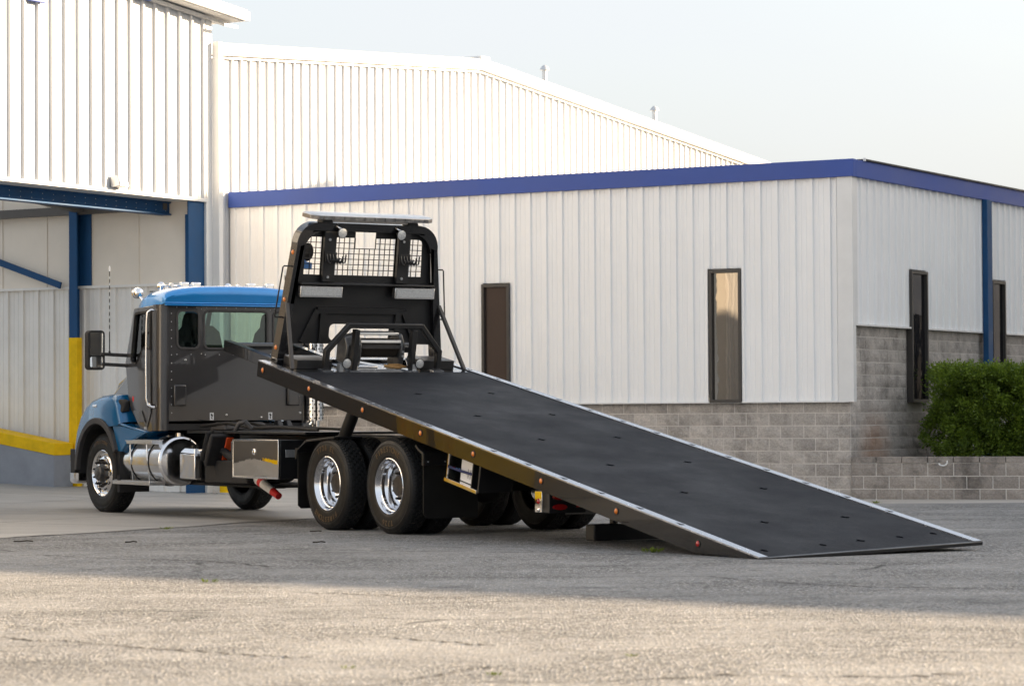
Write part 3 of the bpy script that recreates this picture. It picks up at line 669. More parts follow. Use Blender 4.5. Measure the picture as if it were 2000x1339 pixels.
# interior: side wall with vinyl above and liner panels below
frS = lambda u, z, n: W(u, BJ + 0.10 - n, z)
wbox(bay, 'insulation_sheet', vinyl, CA + 0.06, 15.0, BJ + 0.10, BJ + 0.13, 3.30, 7.0)
siding_panels(frS, CA + 0.06, 15.0, lambda u: 0.12, lambda u: 3.28, bay, liner, name='liner_panel')
wbox(bay, 'liner_cap', liner, CA + 0.06, 15.0, BJ + 0.04, BJ + 0.13, 3.275, 3.315)
for u in [9.0 + 0.9 * i for i in range(0, 6)]:
    wbox(bay, 'insulation_seam', vinyl, u - 0.012, u + 0.012, BJ + 0.088, BJ + 0.099, 3.32, 7.0)
# interior column: blue above, yellow below
cc = 10.02
wbox(bay, 'column', steel_b, 10.05, 10.20, BJ - 0.10, BJ - 0.075, 2.51, 7.0)
wbox(bay, 'column', steel_b, 9.90, 10.13, BJ + 0.06, BJ + 0.088, 3.32, 7.0)
wbox(bay, 'column', steel_b, 10.14, 10.16, BJ - 0.074, BJ + 0.088, 2.51, 7.0)
wbox(bay, 'column_guard', yellow_p, 10.045, 10.205, BJ - 0.105, BJ + 0.02, 0.12, 2.508)
# purlin and rafter beams
m = MB(); m.bar(W(cc, BJ, 4.60), W(cc, -19.0, 5.6), 0.16, 0.30); m.obj('rafter', dark_steel, bay, world=True)
m = MB(); m.bar(W(CA + 0.4, BJ - 0.02, 4.50), W(15, BJ - 0.02, 4.47), 0.10, 0.13); m.obj('girt_beam', dark_steel, bay, world=True)
m = MB(); m.bar(W(cc + 0.4, BJ - 0.03, 3.33), W(cc + 2.6, BJ - 0.03, 4.05), 0.03, 0.10); m.obj('brace', steel_b, bay, world=True)
m = MB(); m.hexa([W(CA + 0.35, -6.4, 6.9), W(CA + 2.5, -6.4, 6.9), W(CA + 2.5, -29.5, 8.6), W(CA + 0.35, -29.5, 8.6)], [W(CA + 0.35, -6.4, 6.93), W(CA + 2.5, -6.4, 6.93), W(CA + 2.5, -29.5, 8.63), W(CA + 0.35, -29.5, 8.63)]); m.obj('ceiling', vinyl, bay, world=True)
# wall light over the doorway and two sign letter feet at the top edge of the view
wl = thing('wall_light', 'small square grey wall pack light above the bay doorway', 'light', tuple(W(CA - 0.05, -8.63, 4.72)))
m = MB(); m.hexa([W(CA - 0.04, -8.74, 4.63), W(CA - 0.04, -8.50, 4.63), W(CA - 0.04, -8.50, 4.81), W(CA - 0.04, -8.74, 4.81)][::1], [W(CA - 0.20, -8.72, 4.645), W(CA - 0.20, -8.52, 4.645), W(CA - 0.16, -8.52, 4.80), W(CA - 0.16, -8.72, 4.80)]); m.obj('housing', galv, wl, world=True, bevel=0.008)
m = MB(); m.hexa([W(CA - 0.203, -8.705, 4.66), W(CA - 0.203, -8.535, 4.66), W(CA - 0.166, -8.535, 4.785), W(CA - 0.166, -8.705, 4.785)], [W(CA - 0.208, -8.705, 4.66), W(CA - 0.208, -8.535, 4.66), W(CA - 0.171, -8.535, 4.785), W(CA - 0.171, -8.705, 4.785)]); m.obj('lens', alu_dull, wl, world=True)
for i, (b_, lab) in enumerate(((-10.45, 'foot of a blue sign letter high on the bay wall at far left'), (-7.95, 'foot of a blue sign letter under the bay eave'))):
    m = MB(); P = [W(CA - 0.06, b_ - 0.17, 7.14 if i == 0 else 7.49), W(CA - 0.06, b_ + 0.17, 7.14 if i == 0 else 7.49)]
    o = MB().hexa([W(CA - 0.10, b_ - 0.17, 7.135 + (0.0 if i == 0 else 0.345)), W(CA - 0.10, b_ + 0.17, 7.135 + (0.0 if i == 0 else 0.345)), W(CA - 0.04, b_ + 0.17, 7.135 + (0.0 if i == 0 else 0.345)), W(CA - 0.04, b_ - 0.17, 7.135 + (0.0 if i == 0 else 0.345))],
                  [W(CA - 0.10, b_ - 0.17, 7.9), W(CA - 0.10, b_ + 0.17, 7.9), W(CA - 0.04, b_ + 0.17, 7.9), W(CA - 0.04, b_ - 0.17, 7.9)]).obj('sign_letter', fascia_b, bevel=0.006)
    if i == 0: tag(o, lab, 'sign letter', 'sign letters on the bay wall')
    else: tag(o, lab, 'sign letter', 'sign letters on the bay wall')

# ramp wall with yellow cap inside the bay
rw = thing('ramp_wall', 'grey painted ramp wall with a sloping yellow cap inside the bay', 'wall', tuple(W(10.2, -7.4, 0.1)))
def ramp(zlo, zhi, mat, nm, o=0.0):
    m = MB(); a0, a1, b0, b1 = 10.10 - o, 14.5, -7.41 - o, -6.95
    zz = lambda a: 0.875 + 0.163 * (a - 10.13)
    L0 = (lambda a: 0.11) if zlo is None else (lambda a: zz(a) + zlo); H0 = lambda a: zz(a) + zhi
    m.hexa([W(a0, b0, L0(a0)), W(a1, b0, L0(a1)), W(a1, b1, L0(a1)), W(a0, b1, L0(a0))], [W(a0, b0, H0(a0)), W(a1, b0, H0(a1)), W(a1, b1, H0(a1)), W(a0, b1, H0(a0))])
    return m.obj(nm, mat, rw, world=True, bevel=0.008)
ramp(None, -0.185, grey_wall, 'wall'); ramp(-0.184, 0.0, yellow_p, 'cap', 0.006)
# bollard beside the jamb
bo = thing('bollard', 'short yellow bollard at the foot of the blue door jamb', 'bollard', tuple(W(CA - 0.45, -6.42, padz(CA - 0.45))))
bz = padz(CA - 0.45)
m = MB(); m.cyl(W(CA - 0.45, -6.42, bz - 0.02), W(CA - 0.45, -6.42, bz + 0.95), 0.115, n=24); m.lathe([(0.115, 0), (0.10, 0.05), (0.06, 0.09), (0, 0.10)], 24, lambda x, y, z: W(CA - 0.45, -6.42, bz + 0.95) + Vector((x, z, y))); m.obj('post', yellow_p, bo, world=True, smooth=40)
m = MB(); m.cyl(W(CA - 0.45, -6.42, bz - 0.01), W(CA - 0.45, -6.42, bz + 0.025), 0.17, n=20); m.obj('collar', walk_m, bo, world=True)

# unseen hall added off-frame at right, shaped to cast the yard's shade
NK = Vector((20.7, 43.6, 0)); NE = Vector((0.786, -0.618, 0)).normalized(); NW = Vector((-0.225, 0.974, 0))
nb = thing('shade_casting_hall', 'unseen grey rendered hall added to cast shade over the yard', 'building', tuple(NK))
NHGT = 12.3
def npr(name, mat, off_, z0, z1):
    q = [NK - NE * off_ - NW * off_, NK + NE * 75 - NW * off_, NK + NE * 75 + NW * 60, NK + NW * 15 - NE * off_]
    m = MB(); m.hexa([p + Vector((0, 0, z0)) for p in q], [p + Vector((0, 0, z1)) for p in q]); m.obj(name, mat, nb, world=True)
npr('wall', render_wall, 0.0, 0.0, NHGT - 0.3); npr('parapet', trim_w, 0.05, NHGT - 0.3, NHGT)
for i in range(3):
    m = MB(); p = NK + NW * (2 + i * 4.4) + Vector((-0.04, 0, 0)); q = [p, p + NW * 2.2, p + NW * 2.2 + Vector((0.03, 0, 0)), p + Vector((0.03, 0, 0))]
    m.hexa([k_ + Vector((0, 0, 1.2)) for k_ in q], [k_ + Vector((0, 0, 3.4)) for k_ in q]); m.obj('window', win_dark, nb, world=True)
# unseen yellow skip added left of the view to colour the bed side reflection
SK = Vector((-9.2, 33.0, 0)); sd1 = Vector((-0.64, 0.76, 0)).normalized(); sd2 = Vector((-0.76, -0.64, 0)).normalized()
skip = thing('reflected_skip', 'unseen yellow skip added left of the view for its reflection', 'skip', tuple(SK))
def skp(u, v, z): return SK + sd1 * u + sd2 * v + Vector((0, 0, z))
m = MB(); m.hexa([skp(-0.85, -0.5, 0.12), skp(0.85, -0.5, 0.12), skp(0.85, 0.6, 0.12), skp(-0.85, 0.6, 0.12)], [skp(-1.0, -0.65, 1.65), skp(1.0, -0.65, 1.65), skp(1.0, 0.75, 1.65), skp(-1.0, 0.75, 1.65)]); m.obj('body', yellow_p, skip, world=True, bevel=0.02)
for u in (-0.7, -0.25, 0.25, 0.7):
    m = MB(); m.bar(skp(u, -0.54, 0.14), skp(u * 1.1, -0.70, 1.6), 0.09, 0.06, sd1); m.obj('rib', matt_black if u == -0.25 else yellow_p, skip, world=True)
m = MB(); m.bar(skp(-1.05, -0.67, 1.66), skp(1.05, -0.67, 1.66), 0.10, 0.08); m.obj('rim', yellow_p, skip, world=True)
for u in (-0.6, 0.6):
    m = MB(); m.bar(skp(u, -0.5, 0.06), skp(u, 0.6, 0.06), 0.12, 0.12); m.obj('skid', matt_black, skip, world=True)

# ------------------------------------------------------------------ planter, shrubs
PD = Vector((0.968, -0.25, 0)).normalized(); PN = Vector((-PD.y * -1, -PD.x, 0)); PN = Vector((-0.25, -0.968, 0)).normalized()
P0 = C0 + Vector((-0.012, -0.035, 0))
pl = thing('planter_wall', 'low stained grey block planter wall in front of the shrubs', 'planter', tuple(P0))
blocks(pl, P0, PD, PN, (0.0, 6.0), ZC - 0.2032 * 4 + 0.01, 4, lambda a, b, z: True, pool=BLKS)
def pbox(name, mat, u0, u1, n0, n1, z0, z1, par=pl, bevel=0.0):
    m = MB(); Q = lambda u, n, z: P0 + PD * u + PN * n + Vector((0, 0, z))
    m.hexa([Q(u0, n0, z0), Q(u1, n0, z0), Q(u1, n1, z0), Q(u0, n1, z0)], [Q(u0, n0, z1), Q(u1, n0, z1), Q(u1, n1, z1), Q(u0, n1, z1)]); return m.obj(name, mat, par, world=True, bevel=bevel)
zt = ZC - 0.2032 * 4 + 0.01
pbox('wall_core', mortar, 0.02, 6.0, -0.2, -0.004, -0.5, zt + 0.01)
k = 0
u = 0.0
while u < 6.0:
    pbox('cap_block', block_s, u + 0.004, min(u + 0.40, 6.0), -0.20, 0.006 + 0.006 * (k % 3), zt + 0.002, zt + 0.10, bevel=0.006); u += 0.4064; k += 1
m = MB(); m.add([P0 + PD * 0.1 + PN * -0.2 + Vector((0, 0, zt + 0.03)), P0 + PD * 6 + PN * -0.2 + Vector((0, 0, zt + 0.03)), P0 + PD * 6 + PN * -6 + Vector((0, 0, zt + 0.03)), W(-0.1, 4.0, zt + 0.03), W(-0.1, 0.1, zt + 0.03)], [(0, 1, 2, 3, 4)]); m.obj('soil', soil, pl, world=True)
m = MB(); c_ = P0 + PD * 1.46 + PN * 0.03 + Vector((0, 0, zt + 0.02))
m.tube([c_ + PD * (0.07 * math.cos(R(a_))) + Vector((0, 0, 0.06 * math.sin(R(a_)))) + PN * 0.012 for a_ in range(200, 400, 20)], 0.012, 6); m.obj('broken_edge', trim_w, pl, world=True)

def shrub(cx, cy, z0, rx, ry, h, n, seed, label):
    rnd = random.Random(seed); s = thing('shrub', label, 'shrub', (cx, cy, z0), 'clipped shrubs in the planter')
    m = MB()
    for i in range(5):
        a = rnd.uniform(0, 6.28); r = rnd.uniform(0.05, 0.3)
        m.tube([(cx + r * 0.3 * math.cos(a), cy + r * 0.3 * math.sin(a), z0 - 0.05), (cx + r * math.cos(a), cy + r * math.sin(a), z0 + h * 0.4), (cx + 2.2 * r * math.cos(a), cy + 2.2 * r * math.sin(a), z0 + h * 0.8)], 0.018, 6)
    m.obj('stem', bark, s, world=True)
    m = MB()
    # sprays of leaves: clumps spread near the surface of a boxy crown
    clumps = []
    for i in range(900):
        a = rnd.uniform(0, 2 * math.pi); zz = rnd.uniform(0.0, 1.0); pw = 2.6
        c, si = math.cos(a), math.sin(a); rr = (abs(c) ** pw + abs(si) ** pw) ** (-1 / pw)
        k_ = rnd.uniform(0.55, 1.02) if rnd.random() < 0.8 else rnd.uniform(0.1, 0.55)
        prof = (1 - max(0.0, (zz - 0.72) / 0.28) ** 2.2 * 0.35) * (0.86 + 0.14 * min(1, zz / 0.3))
        bul = 1 + 0.10 * math.sin(3 * a + seed) + 0.09 * math.sin(7.0 * zz + 2 * a)
        clumps.append((cx + rx * rr * c * k_ * prof * bul, cy + ry * rr * si * k_ * prof * bul, z0 + h * (0.02 + 0.97 * zz) + 0.05 * math.sin(5 * a) * zz))
    for i in range(int(220)):
        clumps.append((cx + rx * rnd.uniform(-0.95, 0.95), cy + ry * rnd.uniform(-0.95, 0.95), z0 + h * rnd.uniform(0.92, 1.02) + 0.05 * math.sin(cx * 9 + i)))
    per = n // len(clumps)
    for (x, y, z) in clumps:
        out = Vector((x - cx, y - cy, (z - z0 - h * 0.45) * 0.9)).normalized()
        for j in range(per):
            d = (out + Vector((rnd.gauss(0, .7), rnd.gauss(0, .7), rnd.gauss(0.25, .6)))).normalized()
            p = Vector((x, y, z)) + d * rnd.uniform(0.0, 0.13) + Vector((rnd.gauss(0, .03), rnd.gauss(0, .03), rnd.gauss(0, .03)))
            sd_ = d.orthogonal().normalized(); sd_.rotate(Matrix.Rotation(rnd.uniform(0, 6.28), 3, d))
            l = rnd.uniform(0.026, 0.055); w_ = l * 0.34
            m.add([p, p + d * l * .5 + sd_ * w_, p + d * l, p + d * l * .5 - sd_ * w_], [(0, 1, 2, 3)])
    for i in range(150):          # stray shoots that outgrow the clipped outline
        a = rnd.uniform(0, 6.28); up_ = rnd.random() < 0.6
        p = Vector((cx + rx * rnd.uniform(-0.95, 0.95), cy + ry * rnd.uniform(-0.95, 0.95), z0 + h * 0.99)) if up_ else Vector((cx + rx * 1.02 * math.cos(a), cy + ry * 1.02 * math.sin(a), z0 + h * rnd.uniform(0.1, 0.95)))
        d = (Vector((rnd.gauss(0, .35), rnd.gauss(0, .35), 1)) if up_ else Vector((math.cos(a), math.sin(a), rnd.uniform(0.1, 1.0)))).normalized()
        for j in range(9):
            q_ = p + d * (0.018 * j); e_ = (d * 0.6 + Vector((rnd.gauss(0, 1), rnd.gauss(0, 1), rnd.gauss(0, .6))).normalized()).normalized(); sd_ = e_.orthogonal().normalized(); l = rnd.uniform(0.03, 0.06)
            m.add([q_, q_ + e_ * l * .5 + sd_ * l * .3, q_ + e_ * l, q_ + e_ * l * .5 - sd_ * l * .3], [(0, 1, 2, 3)])
    stuff(m.obj('foliage', leaf_green, s, world=True))
shrub(8.24, 46.25, zt + 0.02, 1.32, 1.0, 1.42, 130000, 3, 'dense clipped green shrub at the left end of the planter')
shrub(10.0, 46.6, zt + 0.02, 1.15, 0.9, 1.50, 45000, 8, 'clipped green shrub running out of the frame at right')

# ------------------------------------------------------------------ tow truck
YAW = R(32.49182); TP = 0.0040
fw = Vector((-math.sin(YAW), math.cos(YAW), 0)); lf = Vector((-fw.y, fw.x, 0))
TX = fw * math.cos(TP) + Vector((0, 0, math.sin(TP))); TZ = -fw * math.sin(TP) + Vector((0, 0, math.cos(TP)))
TO = Vector((-0.3011982, 30.87879372, 0))
TM = Matrix(((TX.x, lf.x, TZ.x, TO.x), (TX.y, lf.y, TZ.y, TO.y), (TX.z, lf.z, TZ.z, TO.z), (0, 0, 0, 1)))
trk = thing('tow_truck', 'blue and graphite rollback tow truck with its black flat bed tilted to the ground', 'tow truck', mat=TM)

# --- bed frame: s along the deck from its tail, y left, w above the deck
BA = math.atan2(1.871, 9.53); BL = 9.72
def Bd(s, y, w):
    tw = 0.07 * max(0.0, 1 - s / BL) * (1.295 - y) / 2.59
    return Vector((-6.61 + s * math.cos(BA) - w * math.sin(BA), y, 0.035 + s * math.sin(BA) + w * math.cos(BA) + tw))
def bbox(name, mat, s0, s1, y0, y1, w0, w1, parent=None, bevel=0.0, seg=2):
    m = MB(); m.box(s0, s1, y0, y1, w0, w1, Bd); return m.obj(name, mat, parent or trk, bevel=bevel, seg=seg)

# --- wheels
TR = 0.5225
def tyre_profile(wd):
    h = [(0.290, -0.045), (0.300, -0.022), (0.318, -0.010), (0.335, -0.004), (0.352, -0.006), (0.385, 0.0), (0.43, -0.001), (0.445, -0.006), (0.450, -0.003), (0.462, -0.005), (0.470, -0.012), (0.492, -0.020), (0.506, -0.034), (0.5115, -0.048)]
    return h + [(r, -wd - y) for r, y in h[::-1]]
def make_wheel(front, letters=True):
    wd = 0.295 if front else 0.285
    m = MB()
    if front:
        prof = [(0.302, -0.026), (0.305, -0.012), (0.298, -0.008), (0.290, -0.016), (0.278, -0.040), (0.266, -0.062), (0.252, -0.066), (0.240, -0.050), (0.225, -0.030), (0.200, -0.018), (0.165, -0.014), (0.130, -0.014), (0.128, -0.02)]
    else:
        prof = [(0.302, -0.026), (0.305, -0.012), (0.298, -0.008), (0.289, -0.018), (0.283, -0.040), (0.272, -0.062), (0.262, -0.068), (0.258, -0.105), (0.248, -0.118), (0.238, -0.165), (0.226, -0.190), (0.205, -0.205), (0.165, -0.208), (0.130, -0.208), (0.128, -0.215)]
    m.lathe(prof, 64); rim = m.obj('wheel', chrome if front else alu_rim, trk, smooth=30)
    m = MB(); m.lathe(tyre_profile(wd), 72); m.obj('tyre', rubber, rim, smooth=28)
    # tread blocks
    m = MB(); nb_ = 44; ribs = 5
    ys = [-0.050 - i * (wd - 0.10) / ribs for i in range(ribs + 1)]
    for i in range(nb_):
        for k in range(ribs):
            a0 = 2 * math.pi * (i + (0.5 if k % 2 else 0.0)) / nb_; da = 2 * math.pi / nb_ * (0.80 if k in (0, 4) else 0.74)
            y0, y1 = ys[k] - 0.004, ys[k + 1] + 0.004
            sk = 0.02 * (1 if k < 2 else -1 if k > 2 else 0)
            vs = []
            for r in (0.508, TR):
                for (a, y) in ((a0, y0), (a0 + da, y0), (a0 + da + sk, y1), (a0 + sk, y1)): vs.append((r * math.sin(a), y, r * math.cos(a)))
            m.add(vs, [(4, 5, 6, 7), (0, 1, 5, 4), (1, 2, 6, 5), (2, 3, 7, 6), (3, 0, 4, 7)])
    stuff(m.obj('tread', tread_r, rim))
    # shoulder lugs (the fine notches at the sidewall edge)
    m = MB()
    for i in range(88):
        a0 = 2 * math.pi * i / 88; da = 2 * math.pi / 88 * 0.6
        m.add([(r * math.sin(a), y, r * math.cos(a)) for r, y in ((0.494, -0.019), (0.514, -0.046)) for a in (a0, a0 + da)] + [((r + 0.004) * math.sin(a), y + 0.003, (r + 0.004) * math.cos(a)) for r, y in ((0.494, -0.019), (0.514, -0.046)) for a in (a0, a0 + da)], [(4, 5, 7, 6), (0, 1, 5, 4), (1, 3, 7, 5), (3, 2, 6, 7), (2, 0, 4, 6)])
    stuff(m.obj('shoulder_lugs', tread_r, rim))
    # hub and nuts
    m = MB()
    if front: m.lathe([(0.128, -0.02), (0.118, -0.004), (0.10, 0.004), (0.098, 0.05), (0.085, 0.062), (0.045, 0.066), (0.042, 0.075), (0, 0.077)], 32)
    else: m.lathe([(0.130, -0.212), (0.118, -0.195), (0.115, -0.13), (0.10, -0.115), (0.06, -0.112), (0, -0.110)], 32)
    m.obj('hub', hub_m if front else hub_d, rim, smooth=30)
    by = -0.014 if front else -0.207
    nut = MB(); nut.cyl((0, 0, 0), (0, 0.016, 0), 0.021, n=12); nut.cyl((0, 0.015, 0), (0, 0.048, 0), 0.016, 0.0145, n=6); nut.cyl((0, 0.047, 0), (0, 0.058, 0), 0.009, n=8)
    nm = nut.mesh('lug_nut', smooth=30); nm.materials.append(hub_d)
    for i in range(10):
        a = 2 * math.pi * i / 10; o = link('lug_nut', nm, rim); o.location = (0.167 * math.sin(a), by, 0.167 * math.cos(a))
    # hand holes
    hm = MB(); hm.lathe([(0.024, 0.001), (0.018, -0.002), (0.0, -0.004)], 16, lambda x, y, z: (x, y, z)); he = hm.mesh('hand_hole', smooth=40); he.materials.append(matt_black)
    for i in range(10):
        a = 2 * math.pi * (i + 0.5) / 10; o = link('hand_hole', he, rim); r_ = 0.214
        o.location = (r_ * math.sin(a), by - (0.006 if front else -0.002), r_ * math.cos(a)); o.rotation_euler = (0, a, 0)
    return rim
rail_black = gloss_black.copy(); rail_black.name = 'mirror_black_rail'
_p = rail_black.node_tree.nodes['Principled BSDF']; _p.inputs['Coat IOR'].default_value = 1.5; _p.inputs['Specular IOR Level'].default_value = 0.2
alu_rim = pm('wheel_aluminium', (0.80, 0.80, 0.82), 0.10, 1.0, rvar=0.05, vscale=7)
hub_m = pm('front_hub_steel', (0.10, 0.10, 0.10), 0.35, 0.6, var=0.2, vscale=20)
hub_d = pm('dark_hub_steel', (0.055, 0.048, 0.042), 0.45, 0.6, var=0.3, vscale=16)

def tyre_text(wheel, word, mid_deg, size=0.062, r=0.40):
    """raised sidewall lettering; mid_deg is the position of the word's middle, 0 = top, going towards the truck's nose."""
    cv = bpy.data.curves.new('text', 'FONT'); cv.size = size * 1.35; cv.extrude = 0.0022; cv.align_x = 'CENTER'
    adv = size * 0.98 / r
    for i, ch in enumerate(word):
        if ch == ' ': continue
        cv.body = ch; tmp = bpy.data.objects.new('tmp', cv); COL.objects.link(tmp)
        dg = bpy.context.evaluated_depsgraph_get(); me = bpy.data.meshes.new_from_object(tmp.evaluated_get(dg)); bpy.data.objects.remove(tmp)
        me.materials.clear(); me.materials.append(letter_m)
        a = R(mid_deg) + (len(word) / 2 - i - 0.5) * adv * (1 if abs(mid_deg) < 90 else 1)
        o = link('sidewall_letter', me, wheel)
        # seen from outside (+Y): image right is -X; letters stand with their tops outward
        radial = Vector((math.sin(a), 0, math.cos(a))); right = Vector((-math.cos(a), 0, math.sin(a)))
        nrm = Vector((0, 1, 0)); P = radial * (r - size * 0.45) + nrm * 0.0005
        o.matrix_basis = Matrix(((right.x, radial.x, nrm.x, P.x), (right.y, radial.y, nrm.y, P.y), (right.z, radial.z, nrm.z, P.z), (0, 0, 0, 1)))

SP, WBX = 1.38315, 7.64085
rear = make_wheel(False)
rear.location = (0, 1.24, TR - 0.008); 
def inner_of(side): return side * (1.24 - 0.335)
r1 = copy_tree(rear, trk); r1.location = (SP, 1.24, TR - 0.008); r1.rotation_euler = (0, R(13), 0)
for x in (0, SP):
    r_ = copy_tree(rear, trk); r_.location = (x, -1.24, TR - 0.008); r_.rotation_euler = (0, R(20 + x * 9), math.pi)
    for sgn in (1, -1):
        i_ = copy_tree(rear, trk); i_.location = (x, inner_of(sgn), TR - 0.008); i_.rotation_euler = (0, R(7), 0 if sgn > 0 else math.pi)
frw = make_wheel(True); frw.location = (WBX, 1.165, TR - 0.012); frw.rotation_euler = (0, 0, R(2.0))
f2 = copy_tree(frw, trk); f2.location = (WBX, -1.165, TR - 0.012); f2.rotation_euler = (0, R(25), math.pi + R(2.0))
tyre_text(rear, 'FIRESTONE', 2); tyre_text(rear, 'T726', 178)
tyre_text(r1, 'T726 EL', 2 - 13); tyre_text(r1, 'FIRESTONE', 178 - 13)
tyre_text(frw, 'FIRESTONE', 2, size=0.045, r=0.41)

# --- chassis
def tbox(name, mat, x0, x1, y0, y1, z0, z1, parent=None, bevel=0.0, seg=2, fn=None):
    m = MB(); m.box(x0, x1, y0, y1, z0, z1, fn); return m.obj(name, mat, parent or trk, bevel=bevel, seg=seg)
for s_ in (1, -1):
    m = MB(); m.plate([(-2.85, 0.36), (-1.0, 0.62), (0.0, 0.76), (5.9, 0.76), (6.4, 0.62), (8.3, 0.62), (8.3, 0.88), (6.4, 0.88), (5.9, 1.03), (0.2, 1.03), (-1.0, 0.86), (-2.85, 0.50)], [], 0.075, lambda u, v, w, s_=s_: (u, s_ * (0.43 + w), v)); m.obj('frame_rail', satin_black, trk, bevel=0.008)
for x in (0.69, 2.1, 3.6, 5.2): tbox('cross_member', satin_black, x - 0.06, x + 0.06, -0.354, 0.354, 0.80, 0.99)
for x in (0, SP):
    m = MB(); m.cyl((x, -1.0, TR - 0.01), (x, 1.0, TR - 0.01), 0.075, n=16); m.lathe([(0, 0.19), (0.12, 0.17), (0.19, 0.08), (0.21, 0), (0.19, -0.08), (0.12, -0.17), (0, -0.19)], 20, lambda a, b, c, x=x: (x + b * 0.8, a, c + TR - 0.01)); m.obj('drive_axle', matt_black, trk, smooth=40)
m = MB(); m.bar((WBX, -0.95, 0.42), (WBX, 0.95, 0.42), 0.12, 0.10); m.obj('front_axle', matt_black, trk, bevel=0.01)
m = MB(); m.cyl((5.9, 0, 0.72), (1.5, 0, 0.60), 0.055, n=12); m.obj('drive_shaft', matt_black, trk, smooth=40)
# engine and gearbox mass under the cab, air tanks, batteries
tbox('gearbox', matt_black, 5.0, 6.9, -0.34, 0.34, 0.42, 1.10, bevel=0.10, seg=3)
tbox('engine', matt_black, 6.9, 8.2, -0.36, 0.36, 0.50, 1.45, bevel=0.08, seg=3)
m = MB(); m.cyl((4.15, 0.62, 0.60), (5.1, 0.62, 0.60), 0.13, n=20); m.obj('air_tank', satin_black, trk, smooth=40)
m = MB(); m.cyl((2.2, -0.66, 0.62), (3.4, -0.66, 0.62), 0.13, n=20); m.obj('air_tank', satin_black, trk, smooth=40)
tbox('battery_box', matt_black, 4.0, 5.15, 0.44, 0.90, 0.44, 0.72, bevel=0.02)
tbox('skid_plate', matt_black, 3.9, 6.3, -0.4, 0.7, 0.39, 0.42)
tbox('tray', satin_black, 2.7, 5.85, -0.50, 0.80, 1.045, 1.075, bevel=0.005)
m = MB(); m.tube([(5.95, 0.55, 1.13), (5.3, 0.5, 1.17), (4.9, 0.35, 1.11), (4.2, 0.3, 1.12), (3.4, 0.25, 1.09)], 0.022, 8); m.obj('air_hose', matt_black, trk, smooth=50)
m = MB(); m.tube([(5.98, 0.2, 1.14), (5.5, 0.25, 1.20), (5.1, 0.1, 1.13), (4.4, 0.05, 1.12), (3.2, 0.0, 1.10)], 0.018, 8); m.obj('air_hose', rubber, trk, smooth=50)
m = MB(); m.tube([(4.6, 0.75, 1.08), (4.55, 0.72, 1.17), (4.5, 0.66, 1.19), (4.45, 0.6, 1.10)], 0.03, 8); m.obj('hook_bracket', plastic, trk, smooth=50)
m = MB(); m.hexa([(5.3, -0.1, 1.08), (5.75, -0.1, 1.08), (5.75, 0.55, 1.08), (5.3, 0.55, 1.08)], [(5.36, -0.05, 1.18), (5.70, -0.05, 1.18), (5.70, 0.5, 1.18), (5.36, 0.5, 1.18)]); m.obj('transmission_cover', plastic, trk, bevel=0.03)
for y in (-0.42, -0.55): 
    m = MB(); m.hexa([(5.55, y - .05, 1.04), (5.8, y - .05, 1.04), (5.8, y + .05, 1.04), (5.55, y + .05, 1.04)], [(5.66, y - .03, 1.20), (5.74, y - .03, 1.20), (5.74, y + .03, 1.20), (5.66, y + .03, 1.20)]); m.obj('cab_mount', satin_black, trk, bevel=0.01)

# --- cab
RX = 6.05
rearf = lambda u, v, w: (RX - w, u, v)              # rear panel: u = y, v = z, outward = -x
wins = [(0.532, 0.833), (-0.450, 0.456), (-0.84, -0.538)]
holes = [rrect(a, b, 2.120, 2.595, 0.065, 5) for a, b in wins]
m = MB(); m.plate([(-0.955, 1.195), (0.955, 1.195), (0.955, 2.672), (-0.955, 2.672)], holes, 0.035, lambda u, v, w: (RX - w - 0.0, u, v)); cab = m.obj('cab', paint_grey, trk, bevel=0.004)
for (a, b), h in zip(wins, holes):
    h2 = rrect(a - 0.016, b + 0.016, 2.104, 2.611, 0.08, 5); h3 = rrect(a + 0.012, b - 0.012, 2.132, 2.583, 0.055, 5)
    m = MB(); m.plate(h2, [h3], 0.016, lambda u, v, w: (RX - 0.012 - w, u, v)); g = m.obj('window_gasket', plastic, cab, bevel=0.005)
    m = MB(); m.plate(h, [], 0.005, lambda u, v, w: (RX + 0.014 - w, u, v)); m.obj('window_pane', cab_glass, cab)
